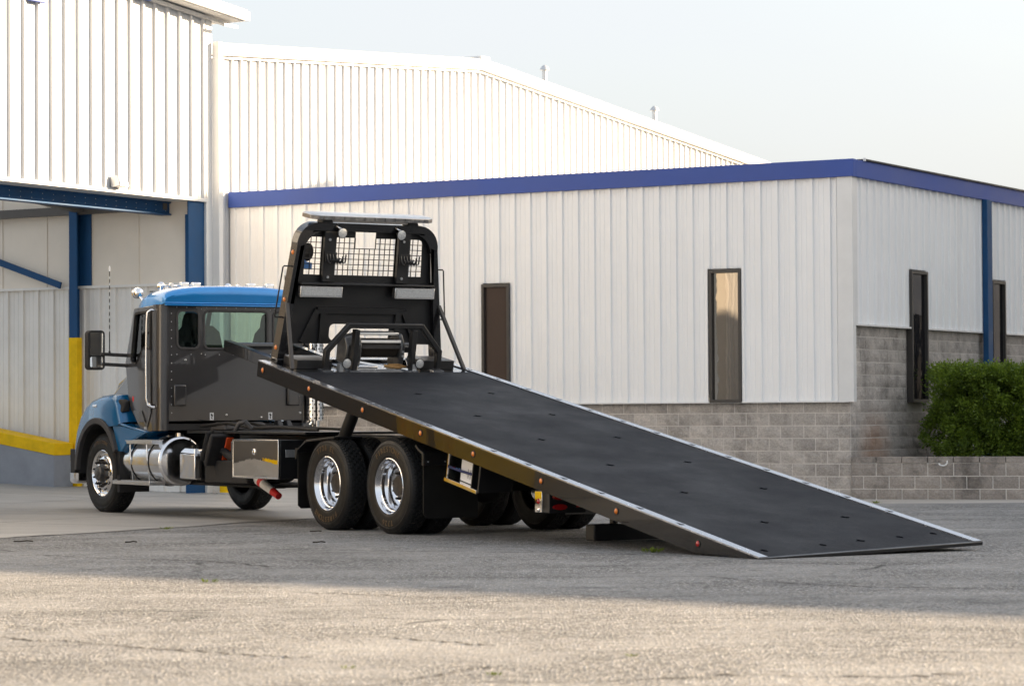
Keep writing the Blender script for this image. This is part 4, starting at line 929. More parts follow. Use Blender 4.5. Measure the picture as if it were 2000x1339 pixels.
# rounded corner posts and side walls
for s_ in (1, -1):
    m = MB(); prof = [(RX, s_ * 0.955)] + [(RX + 0.125 - 0.125 * math.cos(R(a)), s_ * (0.955 + 0.125 * math.sin(R(a)))) for a in range(15, 91, 15)] + [(RX + 0.20, s_ * 1.083), (RX + 0.20, s_ * 1.04), (RX + 0.13, s_ * 1.03), (RX + 0.05, s_ * 0.98), (RX + 0.04, s_ * 0.955)]
    m.hexa([(x, y, 1.075) for x, y in prof], [(x, y - s_ * 0.01, 2.672) for x, y in prof]); m.obj('corner_post', paint_grey, cab, smooth=32)
    sidef = lambda u, v, w, s_=s_: (u, s_ * (1.083 + w - 0.014 * max(0, (v - 1.9))), v)
    win = [(6.33, 2.10), (6.46, 2.15), (6.56, 2.12), (6.66, 2.03), (6.74, 1.935), (6.83, 1.945), (6.885, 1.99), (6.785, 2.55), (6.74, 2.575), (6.33, 2.585)]
    outer = [(RX + 0.205, 1.07), (6.40, 1.055), (6.62, 1.10), (6.90, 1.34), (6.985, 1.50), (7.065, 1.89), (6.93, 2.30), (6.80, 2.645), (RX + 0.205, 2.66)]
    m = MB(); m.plate(outer, [win], 0.045, sidef); d = m.obj('door', paint_grey, trk, bevel=0.007)
    ins = [(6.33 + (u - 6.33) * 0.985 + 0.004, v) for u, v in win]
    m = MB(); m.plate(win, [], 0.005, lambda u, v, w, f=sidef: f(u, v, w - 0.025)); m.obj('window_pane', cab_glass, d)
    c_ = (sum(p[0] for p in win) / len(win), sum(p[1] for p in win) / len(win))
    big = [(c_[0] + (u - c_[0]) * 1.06, c_[1] + (v - c_[1]) * 1.05) for u, v in win]; sml = [(c_[0] + (u - c_[0]) * 0.97, c_[1] + (v - c_[1]) * 0.97) for u, v in win]
    m = MB(); m.plate(big, [sml], 0.012, lambda u, v, w, f=sidef: f(u, v, w + 0.012)); m.obj('window_gasket', matt_black, d)
    # black door shut line and lower skin crease
    m = MB(); m.tube([sidef(u, v, 0.004) for u, v in ((6.30, 2.62), (6.30, 1.9), (6.29, 1.30), (6.40, 1.12))], 0.006, 6); m.obj('shut_line', matt_black, d)
    m = MB(); m.lathe([(0.0, 0.018), (0.03, 0.014), (0.042, 0.0)], 16, lambda x, y, z, s_=s_: (6.36 + x, s_ * (1.083 + y), 1.40 + z * 0.9)); m.obj('door_handle', satin_black, d, smooth=50)
    m = MB(); m.bar((6.33, s_ * 1.115, 1.42), (6.24, s_ * 1.115, 1.395), 0.02, 0.03); m.obj('handle_lever', chrome, d, bevel=0.006)
    m = MB(); m.tube([sidef(6.215, 2.60, 0.0), sidef(6.215, 2.605, 0.05), sidef(6.235, 2.575, 0.085), sidef(6.25, 2.45, 0.09), sidef(6.255, 2.0, 0.09), sidef(6.25, 1.48, 0.09), sidef(6.235, 1.40, 0.075), sidef(6.20, 1.375, 0.03), sidef(6.19, 1.375, 0.0)], 0.015, 10); m.obj('grab_handle', chrome, trk, smooth=50)
    # lower kick panel vent and badge
    m = MB(); m.plate([(6.82, 1.33), (6.70, 1.20), (6.44, 1.17), (6.56, 1.33)], [], 0.01, lambda u, v, w, f=sidef: f(u, v, w + 0.014)); m.obj('kick_window', gloss_black, d, bevel=0.003)
    m = MB(); m.lathe([(0.0, 0.006), (0.02, 0.004), (0.026, 0.0)], 14, lambda x, y, z, s_=s_: (6.84 + x, s_ * (1.083 + y), 1.48 + z * 1.5)); m.obj('badge', red_band, d, smooth=50)
    m = MB(); m.plate([(6.50, 1.09), (6.42, 1.085), (6.42, 1.12), (6.50, 1.125)], [], 0.004, lambda u, v, w, f=sidef: f(u, v, w + 0.006)); m.obj('data_plate', alu_dull, d)
# cab floor, firewall, inner dark trim, seats, wheel
tbox('cab_floor', matt_black, RX + 0.02, 7.2, -1.03, 1.03, 1.08, 1.16, cab)
tbox('firewall', matt_black, 7.02, 7.10, -1.0, 1.0, 1.08, 1.98, cab, bevel=0.02)
tbox('rear_trim', seat_dark, RX + 0.04, RX + 0.07, -0.93, 0.93, 1.2, 2.09, cab)
m = MB(); m.hexa([(6.70, -0.98, 1.80), (7.06, -0.98, 1.86), (7.06, 0.98, 1.86), (6.70, 0.98, 1.80)], [(6.74, -0.98, 1.97), (7.05, -0.98, 1.97), (7.05, 0.98, 1.97), (6.74, 0.98, 1.97)]); m.obj('dashboard', matt_black, cab, bevel=0.03)
def seat(y, fab):
    m = MB()
    ring = []
    for z, hw, dx, th in ((1.35, 0.25, 0.02, 0.09), (1.8, 0.26, 0.0, 0.09), (2.15, 0.24, -0.03, 0.08), (2.32, 0.20, -0.05, 0.065), (2.40, 0.13, -0.06, 0.05), (2.46, 0.125, -0.06, 0.05), (2.55, 0.10, -0.06, 0.04), (2.58, 0.05, -0.06, 0.02)):
        ring.append([(6.28 + dx + th * math.cos(R(a)), y + hw * math.sin(R(a)), z) for a in range(0, 360, 30)])
    vs = [v for r_ in ring for v in r_]; n = 12
    fs = [(i * n + k, i * n + (k + 1) % n, (i + 1) * n + (k + 1) % n, (i + 1) * n + k) for i in range(len(ring) - 1) for k in range(n)] + [tuple(range(n)), tuple((len(ring) - 1) * n + k for k in range(n))]
    m.add(vs, fs); st = m.obj('seat', fab, trk, smooth=60)
    tbox('seat_cushion', fab, 6.28, 6.72, y - 0.25, y + 0.25, 1.35, 1.50, st, bevel=0.05, seg=3)
seat(0.56, seat_dark); seat(-0.56, seat_dark)
# hi-vis jacket over the driver's seat back and a strap
m = MB(); ring = []
for z, hw, dx, th in ((1.7, 0.24, 0.03, 0.06), (2.15, 0.235, 0.03, 0.07), (2.34, 0.19, 0.02, 0.06), (2.42, 0.09, 0.01, 0.04)):
    ring.append([(6.44 + dx + th * math.cos(R(a)), 0.22 + hw * math.sin(R(a)), z) for a in range(0, 360, 30)])
m.add([v for r_ in ring for v in r_], [(i * 12 + k, i * 12 + (k + 1) % 12, (i + 1) * 12 + (k + 1) % 12, (i + 1) * 12 + k) for i in range(3) for k in range(12)] + [tuple(36 + k for k in range(12))]); m.obj('hung_jacket', seat_olive, trk, smooth=60)
m = MB(); m.tube([(6.6 + 0.0 * a, 0.5 + 0.21 * math.cos(R(a)), 2.02 + 0.21 * math.sin(R(a))) for a in range(0, 360, 20)], 0.014, 8, closed=True); m.obj('steering_wheel', matt_black, trk, smooth=50)
# windscreen and A pillars
m = MB(); m.add([(7.10, -0.98, 1.95), (7.10, 0.98, 1.95), (6.80, 0.93, 2.62), (6.80, -0.93, 2.62)], [(0, 1, 2, 3)]); m.obj('windscreen', cab_glass, cab)
for s_ in (1, -1):
    m = MB(); m.bar((7.08, s_ * 1.03, 1.88), (6.82, s_ * 1.015, 2.64), 0.10, 0.06, (1, 0, 0)); m.obj('windscreen_pillar', paint_grey, cab, bevel=0.012)
m = MB(); m.bar((7.07, 0, 1.92), (6.80, 0, 2.63), 0.05, 0.03, (1, 0, 0)); m.obj('windscreen_bar', matt_black, cab)
# roof: a blue crowned cap, lofted
m = MB(); N = 28; rows = []
for x, zb, hh, hw, rr in ((5.985, 2.672, 0.035, 1.035, 3.0), (5.97, 2.700, 0.075, 1.045, 3.0), (5.965, 2.69, 0.13, 1.045, 3.2), (5.985, 2.68, 0.172, 1.05, 3.6), (6.04, 2.674, 0.198, 1.055, 4.2), (6.25, 2.667, 0.218, 1.06, 5.0), (6.5, 2.660, 0.215, 1.055, 5.0), (6.68, 2.650, 0.185, 1.04, 4.5), (6.82, 2.640, 0.12, 1.01, 4.0), (6.93, 2.62, 0.045, 0.97, 3.5)):
    row = []
    for i in range(N + 1):
        a = math.pi * i / N; c, s2 = math.cos(a), math.sin(a)
        y = hw * (abs(c) ** (2 / rr)) * (1 if c >= 0 else -1); z = zb + hh * (abs(s2) ** (2 / rr)) * (1.0 if True else 0)
        z += 0.045 * (1 - (y / hw) ** 2) * (hh / 0.2)
        row.append((x, y, z))
    rows.append(row)
m.v = [p for r_ in rows for p in r_]; n = N + 1
m.f = [(j * n + i, j * n + i + 1, (j + 1) * n + i + 1, (j + 1) * n + i) for j in range(len(rows) - 1) for i in range(N)] + [tuple(range(n)), tuple((len(rows) - 1) * n + i for i in range(n))]
m.f += [(j * n, (j + 1) * n, (j + 1) * n + N, j * n + N) for j in range(len(rows) - 1)]
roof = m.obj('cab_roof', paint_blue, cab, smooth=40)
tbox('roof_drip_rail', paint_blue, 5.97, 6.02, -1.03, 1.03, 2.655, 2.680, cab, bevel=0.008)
# rivets on the rear panel
rv = MB(); rv.lathe([(0.0, 0.003), (0.0042, 0.0022), (0.006, 0.0)], 8, lambda x, y, z: (-y, x, z)); rvm = rv.mesh('rivet', smooth=60); rvm.materials.append(alu_dull)
pts = [(0.915, 1.30 + 0.105 * i) for i in range(13)] + [(-0.915, 1.30 + 0.105 * i) for i in range(13)] + [(0.84 - 0.14 * i, 2.64) for i in range(13)] + [(0.495, 2.62), (0.495, 2.05), (-0.495, 2.05), (-0.495, 2.62)] + [(0.84 - 0.2 * i, 2.04) for i in range(9)]
for y, z in pts:
    o = link('rivet', rvm, cab); o.location = (RX - 0.001, y, z)
for y in (0.81, -0.815):
    tbox('vent_cover', paint_grey, RX - 0.045, RX - 0.001, y - 0.085, y + 0.085, 1.385, 1.655, cab, bevel=0.016, seg=3)
for y in (0.35, -0.49):
    tbox('warning_decal', decal, RX - 0.003, RX - 0.001, y - 0.028, y + 0.028, 1.205, 1.30, cab)
    dm = MB(); yy = y + 0.0
    dm.add([(RX - 0.0045, yy + a, 1.215 + b) for a, b in ((-0.012, 0.0), (0.010, 0.01), (0.004, 0.035), (0.018, 0.06), (0.0, 0.075), (-0.018, 0.045), (-0.004, 0.03))], [(0, 1, 2, 3, 4, 5, 6)]); dm.obj('decal_figure', matt_black, cab)
for y, z in ((0.14, 1.27), (-0.36, 1.235), (0.72, 1.97), (-0.93, 1.29)):
    m = MB(); m.lathe([(0.0, 0.012), (0.012, 0.009), (0.016, 0.0)], 10, lambda a, b, c, y=y, z=z: (RX - b, y + a, z + c)); m.obj('panel_bolt', alu_dull, cab, smooth=50)
# cowl, hood, grille, bumper
m = MB()
m.hexa([(7.02, -0.95, 1.50), (8.42, -0.70, 1.20), (8.42, 0.70, 1.20), (7.02, 0.95, 1.50)], [(7.05, -0.93, 1.93), (8.30, -0.62, 1.72), (8.30, 0.62, 1.72), (7.05, 0.93, 1.93)])
m.obj('hood', paint_grey, trk, bevel=0.07, seg=4)
m = MB(); m.hexa([(7.0, 0.80, 1.18), (7.9, 0.78, 1.2), (7.9, 0.98, 1.2), (7.0, 1.06, 1.18)], [(7.05, 0.80, 1.90), (8.1, 0.60, 1.76), (8.1, 0.78, 1.55), (7.07, 1.0, 1.84)]); m.obj('cowl_side', paint_grey, trk, bevel=0.03, seg=3)
tbox('grille', chrome, 8.42, 8.47, -0.55, 0.55, 0.85, 1.68, bevel=0.02)
tbox('front_bumper', chrome, 8.40, 8.62, -1.2, 1.2, 0.36, 0.70, bevel=0.05, seg=3)
tbox('bumper_end', matt_black, 8.36, 8.52, 1.16, 1.225, 0.50, 0.82, bevel=0.01)
# fenders with flares
for s_ in (1, -1):
    ff = lambda u, v, w, s_=s_: (u, s_ * (1.225 + w), v)
    arch = [(WBX + 0.615 * math.cos(R(a)), 0.50 + 0.66 * math.sin(R(a))) for a in range(3, 150, 7)]
    top = [(8.445, 0.53), (8.43, 0.86), (8.36, 1.08), (8.24, 1.26), (8.06, 1.40), (7.85, 1.485), (7.60, 1.53), (7.36, 1.545), (7.13, 1.535), (7.03, 1.40), (6.945, 1.185)]
    up = [(WBX + 0.615 * math.cos(R(a)), 0.50 + 0.66 * math.sin(R(a))) for a in range(4, 118, 6)]
    poly = top + [(p[0], p[1]) for p in up[::-1]]
    # crowned skin: three layers from the rim inward over the top
    m = MB(); cx, cz = WBX, 0.75
    lay = []
    for off_, sc in ((-0.50, 1.0), (-0.16, 1.0), (-0.07, 0.985), (-0.02, 0.95), (0.0, 0.90)):
        lay.append([ff(cx + (u - cx) * sc, cz + (v - cz) * sc, off_) for u, v in top])
    n = len(top)
    m.v = [p for l in lay for p in l]
    m.f = [(j * n + i, j * n + i + 1, (j + 1) * n + i + 1, (j + 1) * n + i) for j in range(len(lay) - 1) for i in range(n - 1)]
    inner = [ff(cx + (u - cx) * 0.90, cz + (v - cz) * 0.90, 0.0) for u, v in top]
    o_ = len(m.v); m.v += [ff(u, v, 0.0) for u, v in up]
    last = (len(lay) - 1) * n; k = len(up)
    tl = tessellate_polygon([[Vector((p[0], p[2], 0)) for p in inner] + [Vector((u, v, 0)) for u, v in up[::-1]]])
    idx = [last + i for i in range(n)] + [o_ + k - 1 - i for i in range(k)]
    m.f += [tuple(idx[i] for i in f) for f in tl]
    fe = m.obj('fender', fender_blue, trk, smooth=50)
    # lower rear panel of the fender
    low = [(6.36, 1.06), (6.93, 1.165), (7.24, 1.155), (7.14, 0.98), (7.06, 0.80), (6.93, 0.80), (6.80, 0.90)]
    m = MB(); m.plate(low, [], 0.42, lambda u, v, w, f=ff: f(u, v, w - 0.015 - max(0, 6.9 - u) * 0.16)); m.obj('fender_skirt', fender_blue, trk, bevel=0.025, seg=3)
    fl = [(WBX + r_ * 0.615 * math.cos(R(a)), 0.50 + r_ * 0.66 * math.sin(R(a))) for r_, seq in ((1.0, range(4, 156, 6)), (1.115, range(154, 3, -6))) for a in seq]
    m = MB(); m.plate(fl, [], 0.06, lambda u, v, w, f=ff: f(u, v, w + 0.03)); m.obj('fender_flare', plastic, trk, bevel=0.018, seg=3)
    lin = [(WBX + 0.62 * math.cos(R(a)), 0.50 + 0.67 * math.sin(R(a))) for a in range(0, 181, 10)]
    m = MB(); q = len(lin); m.v = [ff(u, v, 0.0) for u, v in lin] + [ff(u, v, -0.5) for u, v in lin]; m.f = [(i, i + 1, q + i + 1, q + i) for i in range(q - 1)] + [tuple(q + i for i in range(q))]; m.obj('wheel_well', matt_black, trk)
    m = MB(); m.plate([(6.99, 0.28), (6.99, 0.82), (7.06, 0.82), (7.06, 0.28)], [], 0.42, lambda u, v, w, f=ff: f(u, v, w - 0.02)); m.obj('splash_guard', matt_black, trk)
    tbox('side_marker', chrome, 7.66, 7.78, *sorted((s_ * 1.218, s_ * 1.236)), 1.375, 1.41, bevel=0.008)
    m = MB(); m.hexa([(6.98, s_ * 1.06, 1.32), (7.12, s_ * 1.06, 1.32), (7.12, s_ * 1.20, 1.34), (6.98, s_ * 1.17, 1.30)], [(6.98, s_ * 1.06, 1.46), (7.10, s_ * 1.06, 1.48), (7.10, s_ * 1.17, 1.48), (6.98, s_ * 1.12, 1.44)]); m.obj('hood_latch', matt_black, trk, bevel=0.015)
# mirrors, antennas
for s_ in (1, -1):
    m = MB()
    for z in (2.06, 1.93): m.bar((7.02, s_ * 1.06, z - 0.02), (7.14, s_ * 1.38, z), 0.035, 0.045)
    m.obj('mirror_arm', matt_black, trk, bevel=0.01)
    mf = lambda u, v, w, s_=s_: (7.14 + 0.10 * (u - 0.0) - w, s_ * (1.34 + u), v)
    m = MB(); m.plate(rrect(0.0, 0.225, 1.855, 2.365, 0.05, 5), [], 0.11, lambda u, v, w, f=mf: f(u, v, w)); mi = m.obj('mirror', matt_black, trk, bevel=0.02, seg=3)
    for z0, z1 in ((2.045, 2.335), (1.885, 2.025)):
        m = MB(); m.plate(rrect(0.025, 0.20, z0, z1, 0.025, 4), [], 0.004, lambda u, v, w, f=mf: f(u, v, w + 0.005)); m.obj('mirror_glass', mirror_glass, mi)
    m = MB(); m.cyl((7.13, s_ * 1.28, 2.05), (7.13, s_ * 1.28, 2.10), 0.014, n=10); m.cyl((7.13, s_ * 1.28, 2.10), (7.13, s_ * 1.28, 3.14), 0.0075, 0.006, n=8); an = m.obj('antenna', matt_black, trk, smooth=40)
    m = MB(); m.cyl((7.13, s_ * 1.28, 3.13), (7.13, s_ * 1.28, 3.20), 0.012, n=8); m.obj('tip', bead_w, an)
    m = MB(); 
    for i in range(9): m.cyl((7.13, s_ * 1.28, 2.35 + i * 0.085), (7.13, s_ * 1.28, 2.385 + i * 0.085), 0.0092, n=8)
    stuff(m.obj('coil_bands', alu_dull, an))
# chrome roof furniture
def roof_lamp(x, y, z):
    m = MB(); m.lathe([(0.0, -0.075), (0.03, -0.07), (0.06, -0.045), (0.074, 0.0), (0.066, 0.03), (0.072, 0.04), (0.06, 0.045), (0, 0.05)], 24, lambda a, b, c: (x + b, y + a, z + c)); l = m.obj('spot_lamp', chrome, trk, smooth=40)
    m = MB(); m.tube([(x - 0.02, y, z - 0.03), (x - 0.08, y - 0.02, z - 0.09), (x - 0.10, y - 0.03, z - 0.16)], 0.018, 8); m.obj('stalk', chrome, l, smooth=50)
roof_lamp(6.98, 0.945, 2.85)
def roof_horn(x, y, z, L=0.32):
    m = MB(); m.lathe([(0.0, 0.0), (0.028, 0.0), (0.030, -0.04), (0.014, -0.06), (0.012, -L * 0.6), (0.024, -L * 0.85), (0.055, -L), (0.045, -L + 0.01), (0.01, -L * 0.8)], 20, lambda a, b, c: (x - 0.15 - b, y + a, z + c)); h = m.obj('air_horn', chrome, trk, smooth=40)
    m = MB(); m.bar((x, y, z - 0.01), (x, y, z - 0.08), 0.03, 0.03); m.obj('bracket', chrome, h)
for y in (0.74, -0.22): roof_horn(6.55, y, 2.935)
for y0, y1 in ((0.80, 0.26), (-0.18, -0.80)):
    m = MB(); m.tube([(6.62, y0, 2.86), (6.62, y0, 2.935), (6.62, y1, 2.945), (6.62, y1, 2.87)], 0.012, 8); rl = m.obj('lamp_rail', chrome, trk, smooth=40)
for y in (0.47, 0.30, -0.50, -0.765):
    m = MB(); m.box(6.56, 6.66, y - 0.055, y + 0.055, 2.895, 2.985); l = m.obj('roof_light', chrome, trk, bevel=0.014, seg=3)
    tbox('lens', clear_l, 6.66, 6.675, y - 0.045, y + 0.045, 2.905, 2.975, l)
for y in (0.78, 0.62): 
    m = MB(); m.lathe([(0.0, 0.05), (0.03, 0.045), (0.05, 0.02), (0.055, 0.0), (0.055, -0.03)], 16, lambda a, b, c, y=y: (6.80 + a, y, 2.80 + b + c * 0) if False else (6.84 + a, y + c, 2.80 + b)); m.obj('clearance_light', chrome, trk, smooth=50)
m = MB(); m.box(6.86, 6.90, 0.72, 0.82, 2.86, 2.875); m.obj('light_visor', matt_black, trk)

# --- fuel tank, steps, chrome box
m = MB(); ty, tz, tr = 0.865, 0.69, 0.312
m.lathe([(0.0, 5.855), (0.20, 5.850), (0.285, 5.858), (0.302, 5.872), (0.312, 5.885), (0.312, 6.985), (0.30, 7.0), (0.0, 7.005)], 56, lambda a, b, c: (b, ty + a, tz + c)); tank = m.obj('fuel_tank', alu, trk, smooth=30)
for x in (6.20, 6.72):
    m = MB(); m.lathe([(0.3125, x - 0.028), (0.319, x - 0.028), (0.319, x + 0.028), (0.3125, x + 0.028)], 56, lambda a, b, c: (b, ty + a, tz + c), close=True); m.obj('tank_strap', matt_black, tank, smooth=30)
    m = MB(); m.lathe([(0.3195, x - 0.017), (0.323, x - 0.017), (0.323, x + 0.017), (0.3195, x + 0.017)], 56, lambda a, b, c: (b, ty + a, tz + c), close=True); m.obj('strap_band', alu, tank, smooth=30)
m = MB(); m.cyl((6.05, 0.80, 1.0), (6.05, 0.80, 1.045), 0.055, n=20); m.obj('filler_cap', chrome, tank, smooth=40)
def step(x0, x1, y0, y1, z):
    m = MB(); m.box(x0, x1, y0, y1, z - 0.05, z - 0.004); st = m.obj('step', alu_dull, trk, bevel=0.004)
    m = MB()
    k_ = int((x1 - x0) / 0.04)
    for i in range(k_):
        xa = x0 + 0.01 + i * 0.04
        for j in range(4):
            ya = y0 + 0.012 + j * (y1 - y0 - 0.02) / 4
            m.box(xa, xa + 0.022, ya, ya + (y1 - y0) / 4 - 0.022, z - 0.004, z + 0.006)
    stuff(m.obj('grip_teeth', alu_dull, st)); return st
step(6.06, 7.03, 1.0, 1.19, 0.955); step(6.06, 7.18, 1.0, 1.22, 0.435)
for x in (6.24, 6.74):
    m = MB(); m.bar((x, 1.02, 0.91), (x, 1.165, 0.78), 0.035, 0.012, (1, 0, 0)); m.obj('step_bracket', alu_dull, trk)
    m = MB(); m.tube([(x, 1.17, 0.90), (x - 0.05, 1.185, 0.70), (x, 1.13, 0.44)], 0.01, 6); m.obj('step_hanger', alu_dull, trk)
m = MB(); m.hexa([(5.22, 0.90, 0.475), (5.64, 0.90, 0.475), (5.64, 1.0, 0.475), (5.22, 1.0, 0.475)], [(5.22, 0.90, 0.78), (5.64, 0.90, 0.80), (5.64, 1.0, 0.80), (5.22, 1.0, 0.78)]); cb = m.obj('fluid_tank', alu, trk, bevel=0.012, seg=2)
m = MB(); m.hexa([(5.22, 0.90, 0.785), (5.64, 0.90, 0.805), (5.64, 1.0, 0.805), (5.22, 1.0, 0.785)], [(5.30, 0.90, 0.86), (5.58, 0.90, 0.865), (5.58, 0.955, 0.865), (5.30, 0.955, 0.86)]); m.obj('tank_lid', alu, cb, bevel=0.01)
m = MB(); m.cyl((5.42, 0.925, 0.86), (5.42, 0.925, 0.895), 0.022, n=16); m.obj('filler_cap', hub_d, cb, smooth=40)
m = MB(); m.cyl((5.3, 0.91, 0.83), (4.75, 0.72, 0.84), 0.018, n=10); m.obj('pipe', alu, cb, smooth=40)

# --- side toolbox
tb = tbox('toolbox', satin_black, 2.70, 3.875, 0.62, 1.125, 0.535, 0.985, bevel=0.006)
m = MB(); NX, NZ = 16, 8
for j in range(NZ + 1):
    for i in range(NX + 1):
        u, v = i / NX, j / NZ
        m.v.append((2.72 + 1.14 * u, 1.150 + 0.010 * math.sin(math.pi * u) * math.sin(math.pi * v) + 0.0016 * math.sin(7.0 * u + 1.0) * math.sin(5 * v), 0.55 + 0.42 * v))
m.f = [(j * (NX + 1) + i, j * (NX + 1) + i + 1, (j + 1) * (NX + 1) + i + 1, (j + 1) * (NX + 1) + i) for j in range(NZ) for i in range(NX)]
dr = m.obj('door_panel', mirror_steel, tb, smooth=80)
m = MB(); fo = [(2.70, 0.53), (3.88, 0.53), (3.88, 0.99), (2.70, 0.99)]; fi = [(2.72, 0.55), (3.86, 0.55), (3.86, 0.97), (2.72, 0.97)]
m.plate(fo, [fi], 0.03, lambda u, v, w: (u, 1.155 + w, v)); m.obj('door_rim', alu, tb, bevel=0.004)
m = MB(); m.lathe([(0.0, 0.012), (0.03, 0.011), (0.038, 0.004), (0.036, 0.0)], 20, lambda a, b, c: (3.30 + a, 1.160 + b, 0.845 + c)); lt = m.obj('latch', chrome, tb, smooth=40)
tbox('hinge_plate', galv, 2.694, 2.699, 0.885, 1.06, 0.785, 0.875, tb, bevel=0.004)
tbox('control_pendant', plastic, 4.05, 4.09, 0.98, 1.07, 0.74, 0.96, bevel=0.012)
# --- fender brackets and mud flaps round the drive wheels
m = MB(); m.plate([(2.13, 0.78), (2.13, 0.90), (2.05, 0.905), (1.86, 1.0), (1.2, 1.04), (1.2, 1.02), (1.86, 0.975), (2.07, 0.88), (2.10, 0.78)], [], 0.36, lambda u, v, w: (u, 1.24 + w, v)); m.obj('front_bracket', satin_black, trk, bevel=0.004)
m = MB(); m.plate([(0.92, 0.88), (1.23, 0.84), (1.23, 0.25), (1.19, 0.215), (0.92, 0.215)], [], 0.012, lambda u, v, w: (2.08 + w, u, v)); m.obj('mud_flap', rubber, trk)
m = MB(); m.plate([(-0.575, 0.97), (-0.60, 0.955), (-0.66, 0.915), (-0.735, 0.89), (-0.745, 0.75), (-0.70, 0.75), (-0.70, 0.87), (-0.63, 0.90), (-0.56, 0.95)], [], 0.60, lambda u, v, w: (u, 1.235 + w, v)); m.obj('rear_bracket', satin_black, trk, bevel=0.004)
m = MB(); m.plate([(0.56, 0.88), (1.235, 0.88), (1.235, 0.755), (0.56, 0.755)], [], 0.006, lambda u, v, w: (-0.752 - w, u, v)); rb = m.obj('flap_clamp', satin_black, trk, bevel=0.002)
m = MB(); m.plate([(0.56, 0.83), (1.235, 0.83), (1.235, 0.24), (1.19, 0.19), (0.56, 0.19)], [], 0.012, lambda u, v, w: (-0.740 - w, u, v)); m.obj('mud_flap', rubber, trk)
for y in (1.19, 0.98):
    m = MB(); m.cyl((-0.758, y, 0.79), (-0.766, y, 0.79), 0.009, n=8); m.obj('flap_bolt', galv, rb)
m = MB(); m.plate([(-0.56, 0.83), (-1.235, 0.83), (-1.235, 0.19), (-0.56, 0.19)], [], 0.012, lambda u, v, w: (-0.740 - w, u, v)); m.obj('mud_flap', rubber, trk)

# --- exhaust stack on the far side
m = MB(); m.cyl((6.0, -1.12, 1.05), (6.0, -1.12, 2.9), 0.06, n=24); ex_ = m.obj('exhaust_stack', chrome, trk, smooth=40)
m = MB()
for i in range(22):
    for j in range(24):
        if (i + j) % 2: continue
        a = 2 * math.pi * j / 24; z = 1.22 + i * 0.045
        m.lathe([(0.011, 0.002), (0.0, 0.001)], 6, lambda p, q, r_, a=a, z=z: (6.0 + (0.1155 + q) * math.cos(a) - p * math.sin(a), -1.12 + (0.1155 + q) * math.sin(a) + p * math.cos(a), z + r_))
stuff(m.obj('guard_perforations', matt_black, ex_))
m = MB(); m.cyl((6.0, -1.12, 1.19), (6.0, -1.12, 2.25), 0.115, n=32); m.obj('heat_guard', chrome, ex_, smooth=40)
m = MB(); m.tube([(6.0, -1.12, 1.25), (6.02, -1.10, 1.14), (6.12, -1.0, 1.06), (6.3, -0.8, 0.98), (6.45, -0.6, 0.9)], 0.06, 16); m.obj('elbow', chrome, ex_, smooth=50)
m = MB(); m.hexa([(5.80, -1.0, 1.03), (5.95, -1.0, 1.03), (5.95, -0.8, 1.03), (5.80, -0.8, 1.03)], [(5.84, -0.95, 1.16), (5.9, -0.95, 1.16), (5.9, -0.85, 1.16), (5.84, -0.85, 1.16)]); m.obj('stack_bracket', satin_black, trk, bevel=0.015)

# --- tilt frame, cylinders
for y in (0.40, -0.40): bbox('tilt_rail', gloss_black, 3.4, 12.30, y - 0.05, y + 0.05, -0.335, -0.190, bevel=0.008)
m = MB(); m.cyl(Bd(12.2, -0.35, -0.25), Bd(12.2, 0.35, -0.25), 0.045, n=16); m.obj('tilt_cross_tube', gloss_black, trk, smooth=40)
for s0 in (4.2, 6.6, 9.2): bbox('tilt_cross_member', satin_black, s0, s0 + 0.10, -0.349, 0.349, -0.32, -0.20)
for y in (0.45, -0.45):
    m = MB(); m.cyl((2.62, y, 0.72), (2.05, y, 1.45), 0.075, n=20); hc = m.obj('tilt_cylinder', satin_black, trk, smooth=40)
    m = MB(); m.cyl((2.05, y, 1.45), (1.98, y, 1.55), 0.045, n=16); m.obj('piston_rod', chrome, hc, smooth=40)
# --- deck
def star(s, y, r=0.055, q=0.020):
    return [(s + a, y + b) for a, b in ((r, q * .4), (q, q), (q * .4, r), (-q * .4, r), (-q, q), (-r, q * .4), (-r, -q * .4), (-q, -q), (-q * .4, -r), (q * .4, -r), (q, -q), (r, -q * .4))]
def slot(s, y): return [(s + a, y + b) for a, b in ((0.075, 0.008), (0.012, 0.014), (0.008, 0.027), (-0.020, 0.027), (-0.034, 0.012), (-0.034, -0.012), (-0.020, -0.027), (0.008, -0.027), (0.012, -0.014), (0.075, -0.008))]
stars = [(1.19 + 1.29 * i, y) for i in range(6) for y in (0.335, -0.63)] + [(0.33, -0.12)]
rounds = [(0.24, 1.06), (0.28, 0.36), (0.36, -0.61), (0.40, -1.05)]
def rnd_hole(s, y): return [(s + 0.045 * math.cos(R(a)), y + 0.035 * math.sin(R(a))) for a in range(0, 360, 45)]
